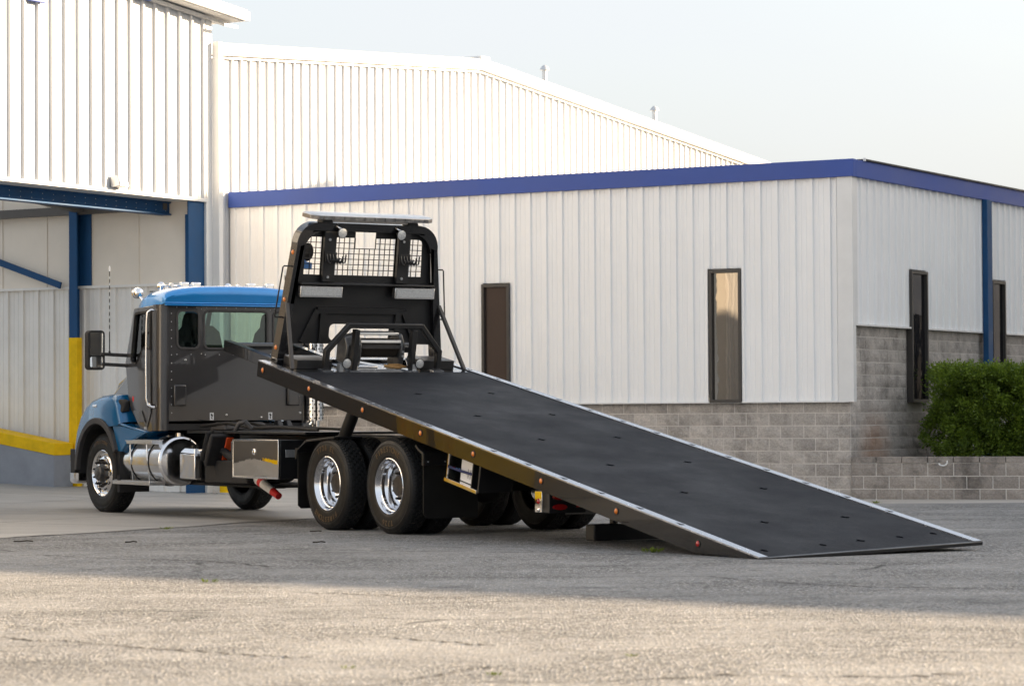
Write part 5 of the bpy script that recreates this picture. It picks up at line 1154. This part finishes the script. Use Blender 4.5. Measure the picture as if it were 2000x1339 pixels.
# the deck sheet follows the bed's slight twist, so split it along its length
m = MB(); m.plate([(0.0, -1.20), (3.0, -1.20), (6.0, -1.20), (9.02, -1.20), (9.02, 1.20), (6.0, 1.20), (3.0, 1.20), (0.0, 1.20)], [star(*p) for p in stars] + [rnd_hole(*p) for p in rounds], 0.012, Bd)
deck = m.obj('deck', deck_m, trk)
bbox('deck_head_plate', gloss_black, 9.021, BL, -1.20, 1.20, -0.012, -0.001, deck)
bbox('deck_underside', matt_black, 0.25, BL, -1.19, 1.19, -0.10, -0.06, deck)
for s_ in (1, -1):
    ys = sorted((s_ * 1.201, s_ * 1.297))
    sl_ = [slot(1.26 + 0.655 * i, s_ * 1.243) for i in range(13)]
    m = MB(); o_ = [(0.0, ys[0]), (3.2, ys[0]), (6.4, ys[0]), (BL, ys[0]), (BL, ys[1]), (6.4, ys[1]), (3.2, ys[1]), (0.0, ys[1])]
    m.plate(o_, sl_, 0.014, lambda u, v, w: Bd(u, v, w + 0.012)); m.obj('edge_rail', edge_m, deck)
    m = MB(); pr = [(0.0, -0.003), (BL, -0.003), (BL, -0.178), (0.95, -0.178), (0.10, -0.03)]
    m.plate(pr, [], 0.02, lambda u, v, w, s_=s_: Bd(u, s_ * (1.296 + w), v)); sr = m.obj('side_rail', rail_black, deck)
    for s0 in (9.58, 8.43, 7.18, 5.917, 4.842, 3.549, 2.225, 0.903):
        lm = red_l if s0 < 1 else amber
        m = MB(); m.lathe([(0.0, 0.016), (0.014, 0.0145), (0.024, 0.009), (0.028, 0.002)], 20, lambda a, b, c, s0=s0, s_=s_: Bd(s0 + a, s_ * (1.296 + b), -0.082 + c)); ml = m.obj('marker_light', lm, deck, smooth=50)
        m = MB(); m.lathe([(0.028, 0.001), (0.029, 0.007), (0.036, 0.006), (0.038, 0.0)], 20, lambda a, b, c, s0=s0, s_=s_: Bd(s0 + a, s_ * (1.296 + b), -0.082 + c)); m.obj('marker_bezel', rubber, deck, smooth=50)
bbox('tail_edge', satin_black, -0.02, 0.02, -1.297, 1.297, -0.03, 0.004, deck, bevel=0.004)
bbox('head_beam', gloss_black, BL - 0.10, BL + 0.002, -1.272, 1.272, -0.178, -0.014, deck)
for s0 in (1.8, 3.4, 5.0, 6.6, 8.2): bbox('deck_cross_member', matt_black, s0, s0 + 0.08, -1.18, 1.18, -0.185, -0.101, deck)

# --- headboard
def Hb(y, w, n):          # plane leaning very slightly forward of square; n towards the tail
    return Bd(9.62 + 0.045 * w - n, y, w)
def outline(off_=0.0, n=8):
    pts = [(1.125 - off_, 0.0)]
    pts.append((0.955 - off_, 1.36))
    r_ = 0.27; cx, cz = 0.955 - off_ - r_ + 0.0, 1.40; rr_ = r_
    for i in range(1, n + 1):
        a = R(90 * i / n - 4); pts.append((cx + rr_ * math.cos(a), 1.655 - off_ - r_ + rr_ * math.sin(a)))
    return pts + [(-y, w) for y, w in pts[::-1]]
m = MB(); oo, ii = outline(0.0), outline(0.095)
ii = [(y, max(w, 0.0)) for y, w in ii]
m.plate(oo + ii[::-1], [], 0.15, lambda u, v, w: Hb(u, v, 0.03 + w)); hbd = m.obj('headboard', gloss_black, trk, bevel=0.018, seg=3)
# sheet with openings
sheet_o = [(1.015, 0.22), (0.868, 1.36), (0.845, 1.44), (0.78, 1.52), (0.70, 1.555), (-0.70, 1.555), (-0.78, 1.52), (-0.845, 1.44), (-0.868, 1.36), (-1.015, 0.22)]
H_main = [(0.425, 1.035), (-0.405, 1.035), (-0.405, 1.478), (-0.135, 1.478), (-0.135, 1.548), (0.14, 1.548), (0.14, 1.478), (0.425, 1.478)]
H_l = [(0.805, 1.035), (0.592, 1.035), (0.592, 1.478), (0.75, 1.478), (0.785, 1.46), (0.792, 1.43)]
H_r = [(-0.575, 1.035), (-0.79, 1.035), (-0.777, 1.43), (-0.77, 1.46), (-0.735, 1.478), (-0.575, 1.478)]
H_low = rrect(-0.40, 0.41, 0.26, 0.455, 0.06, 4)
m = MB(); m.plate(sheet_o, [H_main, H_l, H_r, H_low], 0.006, lambda u, v, w: Hb(u, v, -0.05 + w)); m.obj('sheet', satin_black, hbd)
m = MB()
def wire(p, q): m.bar(Hb(p[0], p[1], -0.050), Hb(q[0], q[1], -0.050), 0.0085, 0.0085)
for i in range(1, 12):
    y = 0.425 - i * 0.830 / 12
    wire((y, 1.035), (y, 1.478 if not (-0.135 < y < 0.14) else 1.352))
for y0, y1 in ((0.805, 0.592), (-0.575, -0.79)):
    for i in range(1, 3): wire((y0 + (y1 - y0) * i / 3, 1.035), (y0 + (y1 - y0) * i / 3 * 1.0, 1.478))
for j in range(1, 7):
    z = 1.035 + j * 0.0633
    if z < 1.355: wire((0.425, z), (-0.405, z))
    else:
        wire((0.425, z), (0.142, z)); wire((-0.137, z), (-0.405, z))
    wire((0.80, z), (0.592, z)); wire((-0.575, z), (-0.785, z))
m.bar(Hb(0.142, 1.352, -0.05), Hb(-0.137, 1.352, -0.05), 0.010, 0.010); m.bar(Hb(0.142, 1.352, -0.05), Hb(0.142, 1.478, -0.05), 0.010, 0.010); m.bar(Hb(-0.137, 1.352, -0.05), Hb(-0.137, 1.478, -0.05), 0.010, 0.010)
stuff(m.obj('mesh_grille', satin_black, hbd))
# vertical posts, ledge, lower frame
for y0, y1 in ((0.432, 0.588), (-0.572, -0.412)):
    m = MB(); m.plate([(y0, 0.96), (y1, 0.96), (y1, 1.60), (y0, 1.60)], [], 0.05, lambda u, v, w: Hb(u, v, 0.028 + w)); m.obj('post', satin_black, hbd, bevel=0.006)
    for z in (1.46, 1.02):
        m = MB(); yc = (y0 + y1) / 2 + 0.015; m.cyl(Hb(yc, z, 0.028), Hb(yc, z, 0.04), 0.016, n=10); m.obj('bolt', galv, hbd)
    # chain hook rack: plate and curved prongs
    yc = (y0 + y1) / 2
    m = MB(); m.plate([(yc + 0.075, 1.20), (yc - 0.075, 1.20), (yc - 0.075, 1.315), (yc + 0.075, 1.315)], [], 0.012, lambda u, v, w: Hb(u, v, 0.06 + w)); hk = m.obj('hook_rack', satin_black, hbd, bevel=0.003)
    for i in range(4):
        yy = yc + 0.06 - i * 0.04
        m = MB(); m.tube([Hb(yy, 1.29, 0.06), Hb(yy, 1.24, 0.085), Hb(yy, 1.205, 0.13), Hb(yy, 1.205, 0.18), Hb(yy, 1.25, 0.21)], 0.008, 6); m.obj('hook', satin_black, hk, smooth=50)
    for i in range(3):
        yy = yc - 0.10 - i * 0.042
        m = MB(); m.tube([Hb(yc - 0.07, 1.22, 0.05), Hb(yy + 0.02, 1.195, 0.06), Hb(yy, 1.20, 0.07), Hb(yy - 0.004, 1.255 + 0.02 * i, 0.075)], 0.009, 6); m.obj('hook', satin_black, hk, smooth=50)
m = MB(); m.plate([(0.90, 0.935), (-0.90, 0.935), (-0.90, 0.955), (0.90, 0.955)], [], 0.16, lambda u, v, w: Hb(u, v, 0.11 + w)); m.obj('ledge', satin_black, hbd, bevel=0.004)
for y0, y1 in ((0.905, 0.345), (-0.365, -0.915)):
    m = MB(); m.plate([(y0, 0.79), (y1, 0.79), (y1, 0.918), (y0, 0.918)], [], 0.07, lambda u, v, w: Hb(u, v, 0.10 + w)); pl_ = m.obj('panel_light', alu_dull, hbd, bevel=0.006)
    m = MB(); m.plate([(y0 - 0.02, 0.808), (y1 + 0.02, 0.808), (y1 + 0.02, 0.905), (y0 - 0.02, 0.905)], [], 0.004, lambda u, v, w: Hb(u, v, 0.106 + w)); m.obj('panel_lens', clear_l, hbd)
# raised trapezoid stiffener on the lower sheet
m = MB()
for p, q in (((0.78, 0.24), (0.60, 0.62)), ((0.60, 0.62), (-0.58, 0.62)), ((-0.58, 0.62), (-0.76, 0.24)), ((0.52, 0.24), (0.52, 0.60)), ((-0.50, 0.24), (-0.50, 0.60))):
    m.bar(Hb(p[0], p[1], -0.03), Hb(q[0], q[1], -0.03), 0.075, 0.035, (Bd(1, 0, 0) - Bd(0, 0, 0)))
stuff(m.obj('stiffener', satin_black, hbd))
bbox('head_foot', gloss_black, 9.55, 9.69, -1.14, 1.14, 0.0, 0.055, hbd, bevel=0.006)
for s_ in (1, -1):
    m = MB(); m.bar(Hb(s_ * 1.03, 0.70, 0.02), Bd(9.12, s_ * 1.16, 0.01), 0.042, 0.042, (0, 1, 0)); m.obj('brace', plastic, hbd, bevel=0.006)
    y = s_
    m = MB(); m.tube([Hb(s_ * 0.985, 1.13, -0.03), Hb(s_ * 1.075, 1.13, -0.03), Hb(s_ * 1.09, 1.115, -0.03), Hb(s_ * 1.155, 0.55, -0.03), Hb(s_ * 1.145, 0.53, -0.03), Hb(s_ * 1.06, 0.53, -0.03)], 0.009, 8); m.obj('side_handle', satin_black, hbd, smooth=50)
    for z in (1.29, 0.735, 0.17):
        yb = 1.125 - 0.125 * z
        m = MB(); m.lathe([(0.0, 0.016), (0.014, 0.014), (0.024, 0.008), (0.028, 0.0)], 18, lambda a, b, c, z=z, yb=yb, s_=s_: Hb(s_ * (yb + b), z + c, -0.045 + a)); m.obj('marker_light', amber, hbd, smooth=50)
    m = MB(); m.tube([Hb(s_ * 0.905, 0.98, 0.01), Hb(s_ * 0.875, 1.30, 0.01), Hb(s_ * 0.845, 1.44, 0.01), Hb(s_ * 0.79, 1.50, 0.01)], 0.009, 6); m.obj('edge_bead', alu_dull if s_ < 0 else satin_black, hbd, smooth=50)
    bbox('chain_box', satin_black, 9.20, 9.54, *sorted((s_ * 0.60, s_ * 1.06)), 0.0, 0.105, hbd, bevel=0.005)
    # round work lamps at the top and by the winch
    for y, z, r_, n_ in ((s_ * 0.40 + 0.005, 1.548, 0.056, 0.10),):
        m = MB(); m.lathe([(0.0, -0.04), (r_ * .8, -0.035), (r_ * 1.08, -0.01), (r_ * 1.08, 0.008), (r_, 0.010)], 24, lambda a, b, c, y=y, z=z, n_=n_: Hb(y + a, z + c, n_ + b)); wl_ = m.obj('work_lamp', satin_black, hbd, smooth=40)
        m = MB(); m.lathe([(0.0, 0.016), (r_ * .7, 0.014), (r_, 0.009)], 24, lambda a, b, c, y=y, z=z, n_=n_: Hb(y + a, z + c, n_ + b)); m.obj('lamp_lens', clear_l, hbd, smooth=50)
        m = MB(); m.tube([Hb(y + 0.03, z + 0.10, 0.03), Hb(y + 0.05, z + 0.075, 0.06), Hb(y + 0.03, z + 0.055, 0.085), Hb(y, z + 0.05, 0.09)], 0.012, 8); m.obj('lamp_bracket', chrome, hbd, smooth=50)
# round mirror and a small kit box hung behind the mesh
m = MB(); m.lathe([(0.0, 0.0), (0.05, -0.004), (0.075, -0.012), (0.08, -0.02), (0.07, -0.05), (0, -0.06)], 24, lambda a, b, c: Hb(0.72 + a, 1.285 + c * 1.35, -0.12 + b)); m.obj('round_lamp_housing', hub_d, hbd, smooth=40)
m = MB(); m.plate([(0.80, 1.09), (0.66, 1.09), (0.66, 1.16), (0.73, 1.17), (0.78, 1.21), (0.80, 1.17)], [], 0.02, lambda u, v, w: Hb(u, v, -0.12 + w)); m.obj('kit_box', bead_b, hbd)
# light bar
m = MB(); LB = []
for k_, (i_, z_) in enumerate(((0.0, 1.702), (0.0, 1.748), (0.02, 1.762))):
    ring = []
    for y, n_ in ((0.83 - i_, -0.06), (0.83 - i_, -0.11 - 0.02), (0.73 - i_, -0.20 + i_), (-0.73 + i_, -0.20 + i_), (-0.83 + i_, -0.13), (-0.83 + i_, 0.06), (-0.73 + i_, 0.14 - i_), (0.73 - i_, 0.14 - i_), (0.83 - i_, 0.07)): ring.append(Hb(y, z_, n_))
    LB.append(ring)
m.hexa(LB[0], LB[1]); lb = m.obj('light_bar', pm('light_bar_lens', (0.30, 0.29, 0.28), 0.08, 0.75, 0.6, var=0.5, vscale=22), hbd, bevel=0.004)
m = MB(); m.hexa(LB[1], LB[2]); m.obj('light_bar_lid', alu_dull, hbd, bevel=0.006)
for i in range(11):
    y = -0.68 + i * 0.136
    m = MB(); m.plate([(y - 0.003, 1.703), (y + 0.003, 1.703), (y + 0.003, 1.747), (y - 0.003, 1.747)], [], 0.004, lambda u, v, w: Hb(u, v, 0.144 + w)); m.obj('light_bar_divider', satin_black, hbd)
for y in (0.58, -0.58):
    m = MB(); m.plate([(y - 0.075, 1.655), (y + 0.075, 1.655), (y + 0.055, 1.70), (y - 0.055, 1.70)], [], 0.14, lambda u, v, w: Hb(u, v, 0.05 + w)); m.obj('light_bar_foot', satin_black, hbd, bevel=0.004)
m = MB(); m.bar(Hb(0.52, 1.678, 0.0), Hb(-0.52, 1.678, 0.0), 0.05, 0.03); m.obj('wiring_channel', bead_w, hbd)

# --- winch and its guard
WS = 9.08
def Gp(y, w): return Bd(WS, y, w)
m = MB()
pts = [(0.785, 0.03), (0.785, 0.25), (0.50, 0.565), (-0.50, 0.565), (-0.785, 0.25), (-0.785, 0.03)]
inn = [(-0.722, 0.03), (-0.722, 0.228), (-0.475, 0.507), (0.475, 0.507), (0.722, 0.228), (0.722, 0.03)]
m.plate(pts + inn, [], 0.07, lambda u, v, w: Bd(WS - 0.035 - w, u, v)); wg = m.obj('winch_guard', satin_black, trk, bevel=0.008)
for y in (0.385, -0.39):
    m = MB(); m.bar(Gp(y, 0.02), Gp(y, 0.49), 0.06, 0.09, Bd(1, 0, 0) - Bd(0, 0, 0)); m.obj('guard_post', satin_black, wg, bevel=0.006)
for y in (0.742, 0.385, -0.39, -0.742):
    m = MB(); m.box(WS - 0.07, WS + 0.07, y - 0.07, y + 0.07, 0.0, 0.018, Bd); m.obj('foot_plate', edge_m, wg)
wc_s, wc_w = 9.30, 0.27
m = MB(); m.cyl(Bd(wc_s, 0.25, wc_w - 0.03), Bd(wc_s, -0.27, wc_w - 0.03), 0.105, n=28); wi = m.obj('winch', cable, trk, smooth=40)
m = MB()
for i in range(22):
    y = 0.24 - i * 0.0228; m.tube([Bd(wc_s + 0.108 * math.cos(R(a)), y, wc_w - 0.03 + 0.108 * math.sin(R(a))) for a in range(0, 360, 30)], 0.010, 5, closed=True)
stuff(m.obj('cable_turns', cable, wi))
for y0, y1 in ((0.25, 0.44), (-0.27, -0.33)):
    m = MB(); pr = [(-0.13, 0.02), (-0.16, 0.14), (-0.16, 0.30), (-0.07, 0.42), (0.07, 0.42), (0.15, 0.30), (0.15, 0.02)]
    m.hexa([Bd(wc_s + a, y0, b) for a, b in pr], [Bd(wc_s + a * (0.8 if y1 > 0 else 1), y1, 0.22 + (b - 0.22) * (0.8 if y1 > 0 else 1)) for a, b in pr]); m.obj('gear_housing', hub_m, wi, bevel=0.02, seg=3)
for a, b, r_, mt in ((-0.13, 0.335, 0.018, alu_dull), (-0.06, 0.415, 0.016, alu_dull), (0.06, 0.415, 0.016, hub_m)):
    m = MB(); m.bar(Bd(wc_s + a, 0.26, b), Bd(wc_s + a, -0.28, b), 0.02, r_ * 2); m.obj('tie_bar', mt, wi, bevel=0.006)
m = MB(); m.box(wc_s - 0.155, wc_s - 0.148, -0.27, 0.25, 0.255, 0.295, Bd); m.obj('cover_plate', plastic, wi)
m = MB(); m.cyl(Bd(wc_s - 0.02, -0.33, 0.255), Bd(wc_s - 0.02, -0.49, 0.25), 0.065, n=20); m.cyl(Bd(wc_s - 0.02, -0.49, 0.25), Bd(wc_s - 0.02, -0.51, 0.25), 0.05, n=20); m.obj('winch_motor', gloss_black, wi, smooth=40)
for z in (0.17, 0.22):
    m = MB(); m.cyl(Bd(wc_s - 0.16, -0.30, z), Bd(wc_s - 0.175, -0.30, z), 0.014, n=8); m.obj('bolt', galv, wi)
m = MB(); m.tube([Bd(9.12, -0.34, 0.15), Bd(9.10, -0.36, 0.08), Bd(9.14, -0.40, 0.03), Bd(9.08, -0.42, 0.02), Bd(9.12, -0.30, 0.02)], 0.014, 6); m.obj('chain_tail', chrome, wi, smooth=50)
m = MB(); m.tube([Bd(9.15, -0.06, 0.05), Bd(9.12, -0.15, 0.045), Bd(9.10, -0.24, 0.04), Bd(9.09, -0.33, 0.05), Bd(9.12, -0.25, 0.065), Bd(9.14, -0.12, 0.06)], 0.018, 6); m.obj('rope_strap', rope, wi, smooth=60)
bbox('fairlead', alu, 9.12, 9.16, 0.03, 0.30, 0.0, 0.05, wi, bevel=0.006)
bbox('base_plate', edge_m, 9.1, 9.5, -0.42, 0.48, 0.0, 0.02, wi)
m = MB(); m.bar(Bd(9.25, 0.30, 0.09), Bd(9.12, -0.05, 0.05), 0.03, 0.02); m.obj('guide_rod', chrome, wi)
for y in (0.505, -0.475):
    m = MB(); m.lathe([(0.0, -0.04), (0.045, -0.03), (0.060, 0.0), (0.060, 0.012), (0.054, 0.014)], 22, lambda a, b, c, y=y: Bd(9.03 - b, y + a, 0.10 + c)); wl2 = m.obj('work_lamp', satin_black, trk, smooth=40)
    m = MB(); m.lathe([(0.0, 0.020), (0.03, 0.019), (0.054, 0.012)], 22, lambda a, b, c, y=y: Bd(9.03 - b, y + a, 0.10 + c)); m.obj('lamp_lens', clear_l, wl2, smooth=50)
    bbox('lamp_bracket', galv, 9.03, 9.10, y + 0.03, y + 0.085, 0.0, 0.09, wl2)

# --- open side compartment slung under the deck
def cbx(name, mat, s0, s1, y0, y1, w0, w1, par, bevel=0.0): return bbox(name, mat, s0, s1, y0, y1, w0, w1, par, bevel)
comp = cbx('side_compartment', alu, 4.93, 5.56, 0.74, 0.75, -0.50, -0.18, trk)
cbx('compartment_floor', alu, 4.93, 5.56, 0.751, 1.15, -0.505, -0.492, comp); cbx('compartment_wall', alu, 5.55, 5.56, 0.751, 1.15, -0.491, -0.18, comp)
cbx('compartment_back', satin_black, 4.90, 4.929, 0.74, 1.152, -0.51, -0.18, comp, 0.003)
cbx('divider', satin_black, 5.05, 5.066, 0.752, 1.148, -0.491, -0.18, comp)
cbx('compartment_lip', alu, 4.93, 5.58, 1.151, 1.162, -0.525, -0.485, comp, 0.003)
m = MB(); hs_ = [[(5.09 + 0.045 * i, -0.44 + 0.13 * j), (5.105 + 0.045 * i, -0.44 + 0.13 * j), (5.105 + 0.045 * i, -0.34 + 0.13 * j), (5.09 + 0.045 * i, -0.34 + 0.13 * j)] for i in range(5) for j in range(1)]
m.plate([(5.07, -0.485), (5.42, -0.485), (5.42, -0.20), (5.07, -0.20)], hs_, 0.006, lambda u, v, w: Bd(u, 1.06 + w, v)); m.obj('slotted_plate', bead_w, comp)
cbx('plate_backing', matt_black, 5.07, 5.35, 1.03, 1.04, -0.485, -0.20, comp)
m = MB(); m.tube([Bd(5.55, 1.13, -0.37), Bd(5.40, 1.11, -0.375), Bd(5.07, 1.09, -0.365)], 0.014, 8); cd_ = m.obj('cord', cord_b, comp, smooth=50)
for i, mt in enumerate((bead_w, red_band, bead_b, bead_b)):
    m = MB(); m.lathe([(0.0, 0.014), (0.010, 0.010), (0.014, 0.0), (0.010, -0.010), (0.0, -0.014)], 10, lambda a, b, c, i=i: Bd(5.535 - 0.042 * i + a, 1.115 - 0.008 * i + b, -0.372 + c)); m.obj('bead', mt, comp, smooth=60)
# --- tail lights, tail beam, wheel lift
tbox('tail_beam', satin_black, -2.98, -2.83, -1.14, 1.14, 0.36, 0.52, bevel=0.006)
tl = tbox('tail_light_box', satin_black, -3.02, -2.76, 0.70, 1.14, 0.315, 0.535, bevel=0.008)
tbox('chrome_cheek', chrome, -2.90, -2.77, 1.141, 1.150, 0.32, 0.53, tl, bevel=0.003)
m = MB(); m.lathe([(0.0, 0.014), (0.022, 0.010), (0.028, 0.0)], 16, lambda a, b, c: (-2.835 + a, 1.15 + b, 0.43 + c)); m.obj('side_marker', red_l, tl, smooth=50)
m = MB(); m.lathe([(0.0, 0.012), (0.02, 0.008), (0.024, 0.0)], 16, lambda a, b, c: (-2.835 + a, 1.15 + b, 0.345 + c)); m.obj('licence_lamp', chrome, tl, smooth=50)
for z in (0.475, 0.375):
    m = MB(); m.plate([(1.02 + 0.085 * math.cos(R(a)), z + 0.030 * math.sin(R(a))) for a in range(0, 360, 20)], [], 0.015, lambda u, v, w: (-3.035 - w, u, v)); m.obj('tail_lamp', red_l, tl, bevel=0.004)
tbox('reflector', red_l, -3.035, -3.021, 0.76, 0.82, 0.37, 0.48, tl)
bl2 = tbox('wheel_lift', satin_black, -3.02, -2.86, -0.62, 0.60, 0.025, 0.19, bevel=0.008)
tbox('lift_end_plate', satin_black, -3.01, -2.87, 0.601, 0.606, 0.04, 0.175, bl2)
tbox('lift_mast', satin_black, -2.99, -2.85, -0.10, 0.10, 0.191, 0.50, bl2, bevel=0.006)
tbox('lift_upright', satin_black, -2.97, -2.90, 0.28, 0.34, 0.191, 0.42, bl2, bevel=0.006)
tbox('sub_bumper', matt_black, -2.70, -2.55, -1.0, 1.0, 0.38, 0.55)

# --- traffic cone carried behind the toolbox
c0 = Vector((4.86, 0.83, 0.865)); c1 = Vector((3.55, 0.70, 0.305)); ax = (c1 - c0).normalized(); e1 = ax.cross(Vector((0, 0, 1))).normalized(); e2 = e1.cross(ax); CL = (c1 - c0).length
cone = thing('traffic_cone', 'orange traffic cone with white bands slung beside the toolbox', 'traffic cone', mat=TM.copy())
def cn(x, y, z): return c0 + ax * y + e1 * x + e2 * z
m = MB(); m.cyl(cn(0, 0.08, 0), cn(0, 0.42 * CL, 0), 0.05, n=14); m.obj('core', matt_black, cone, smooth=40)
m = MB(); m.box(-0.10, 0.0, 0.086, 0.105, -0.185, 0.185, cn); m.obj('base', orange, cone, bevel=0.008)
m = MB(); m.box(-0.21, 0.21, 0.021, 0.085, -0.21, 0.21, cn); m.obj('rubber_foot', matt_black, cone, bevel=0.025)
m = MB(); m.box(-0.20, 0.20, -0.10, -0.046, -0.20, 0.20, cn); m.obj('base_cover', matt_black, cone, bevel=0.03)
rad = lambda t_: 0.105 - 0.063 * t_
bands = [(0.30, 0.52, white_band), (0.52, 0.60, red_band), (0.60, 0.70, white_band), (0.70, 0.745, red_band), (0.745, 0.90, white_band), (0.90, 1.0, red_band)]
for a, b, mt in bands:
    pr = [(rad(a), a * CL), (rad(b), b * CL)]
    if b == 1.0: pr += [(0.034, CL), (0.0, CL)]
    m = MB(); m.lathe(pr, 28, cn); m.obj('band', mt, cone, smooth=40)
m = MB(); m.tube([cn(0.12, -0.06, -0.22), cn(0.16, -0.03, 0.0), cn(0.12, -0.06, 0.22)], 0.02, 8); st_ = m.obj('strap', matt_black, cone, smooth=50)

# ------------------------------------------------------------------ weeds, twigs and grit on the yard
def weed(x, y, z, n, h, seed, label):
    rnd = random.Random(seed); m = MB()
    for i in range(n):
        a = rnd.uniform(0, 6.28); r_ = rnd.uniform(0, h * 0.9); bx, by = x + r_ * 0.9 * math.cos(a) * 1.6, y + r_ * 0.5 * math.sin(a)
        d = Vector((math.cos(a) * 0.6, math.sin(a) * 0.6, 1)).normalized(); l = h * rnd.uniform(0.5, 1.0); sd_ = Vector((-math.sin(a), math.cos(a), 0)) * l * 0.14
        p = Vector((bx, by, z)); m.add([p, p + d * l * .5 + sd_, p + d * l + Vector((math.cos(a), math.sin(a), -0.4)) * l * .2, p + d * l * .5 - sd_], [(0, 1, 2, 3)])
    tag(m.obj('weed', weed_green), label, 'weed', 'small weeds in the yard')
for i, (x, y, n, h, lab) in enumerate(((1.29, 25.9, 40, 0.075, 'green weed tuft by the near corner of the lowered bed'), (-3.93, 31.8, 26, 0.05, 'tiny weed in the seam at the concrete edge, left foreground'), (-2.36, 21.7, 16, 0.05, 'tiny weed on the line where sunlight meets shade'), (-0.10, 13.9, 26, 0.026, 'yellow green moss patch in the crack at the bottom centre'), (0.62, 14.9, 14, 0.03, 'pair of tiny green leaves right of bottom centre'), (-0.85, 14.3, 12, 0.03, 'tiny weed speck left of the moss patch'), (4.62, 39.9, 16, 0.06, 'small weed on the seam in front of the planter'), (5.2, 40.1, 22, 0.06, 'wider weed on the seam in front of the planter'))):
    weed(x, y, gz(x, y) + 0.001, n, h, i, lab)
def twig(x, y, L, ang, r_, label):
    m = MB(); d = Vector((math.cos(ang), math.sin(ang), 0)); p = Vector((x, y, r_)); nrm = Vector((-d.y, d.x, 0))
    m.tube([p - d * L / 2, p - d * L * .15 + nrm * L * .015, p + d * L * .2 + nrm * L * .01 + Vector((0, 0, r_)), p + d * L / 2], r_, 6); tag(m.obj('twig', twig_m, smooth=50), label, 'twig', 'dark twigs lying in the yard')
CR = [[(-3.02, 16.51), (-2.8, 16.23), (-2.51, 16.1), (-2.0, 15.61), (-1.6, 15.28), (-1.27, 15.04), (-0.99, 14.92)], [(-0.04, 14.41), (-0.27, 14.19), (-0.39, 13.87), (-0.6, 13.57)], [(-1.66, 20.53), (-1.15, 20.19), (-0.66, 19.81), (-0.19, 19.66)],
      [(0.41, 25.42), (1.16, 25.6), (1.89, 24.79), (2.62, 24.03), (3.29, 23.79)], [(-1.76, 28.2), (-0.8, 27.4), (0.13, 26.39), (0.91, 25.26)], [(1.38, 22.34), (2.14, 21.06), (2.63, 20.65), (3.66, 20.3)], [(-0.85, 16.38), (-0.42, 15.98), (-0.04, 15.6)], [(0.48, 13.55), (1.05, 13.83), (1.74, 13.68), (2.51, 13.95)], [(2.6, 39.2), (3.11, 38.6), (4.4, 37.77), (6.81, 37.74)], [(-4.6, 26.3), (-3.4, 25.2), (-2.7, 24.9), (-1.9, 23.6)]]
crk_m = pm('crack_fill', (0.045, 0.040, 0.034), 0.95, var=0.4, vscale=8, world_co=True)
for ci, path in enumerate(CR):
    rnd = random.Random(ci); m = MB(); pts = []
    for (x0, y0), (x1, y1) in zip(path, path[1:]):
        for k_ in range(14): pts.append((x0 + (x1 - x0) * k_ / 14 + rnd.gauss(0, .010), y0 + (y1 - y0) * k_ / 14 + rnd.gauss(0, .035)))
    for k_, (x, y) in enumerate(pts):
        w_ = (0.006 + 0.020 * rnd.random() ** 2) * min(1, k_ / 4, (len(pts) - 1 - k_) / 4); z_ = gz(x, y) + 0.0042
        m.v += [(x - w_ * .3, y - w_, z_), (x + w_ * .3, y + w_, z_)]
    m.f = [(2 * k_, 2 * k_ + 1, 2 * k_ + 3, 2 * k_ + 2) for k_ in range(len(pts) - 1)]
    structure(m.obj('ground_crack', crk_m))
twig(-5.05, 28.9, 0.20, 0.05, 0.007, 'dark twig on the asphalt at the far left'); twig(-3.9, 28.6, 0.12, 0.1, 0.007, 'thin dark twig left of centre in the shade')
twig(-1.96, 28.3, 0.13, -0.1, 0.007, 'dark twig in front of the rear wheels'); twig(-2.18, 30.95, 0.13, 0.1, 0.006, 'flat dark twig beside the forward rear wheel')
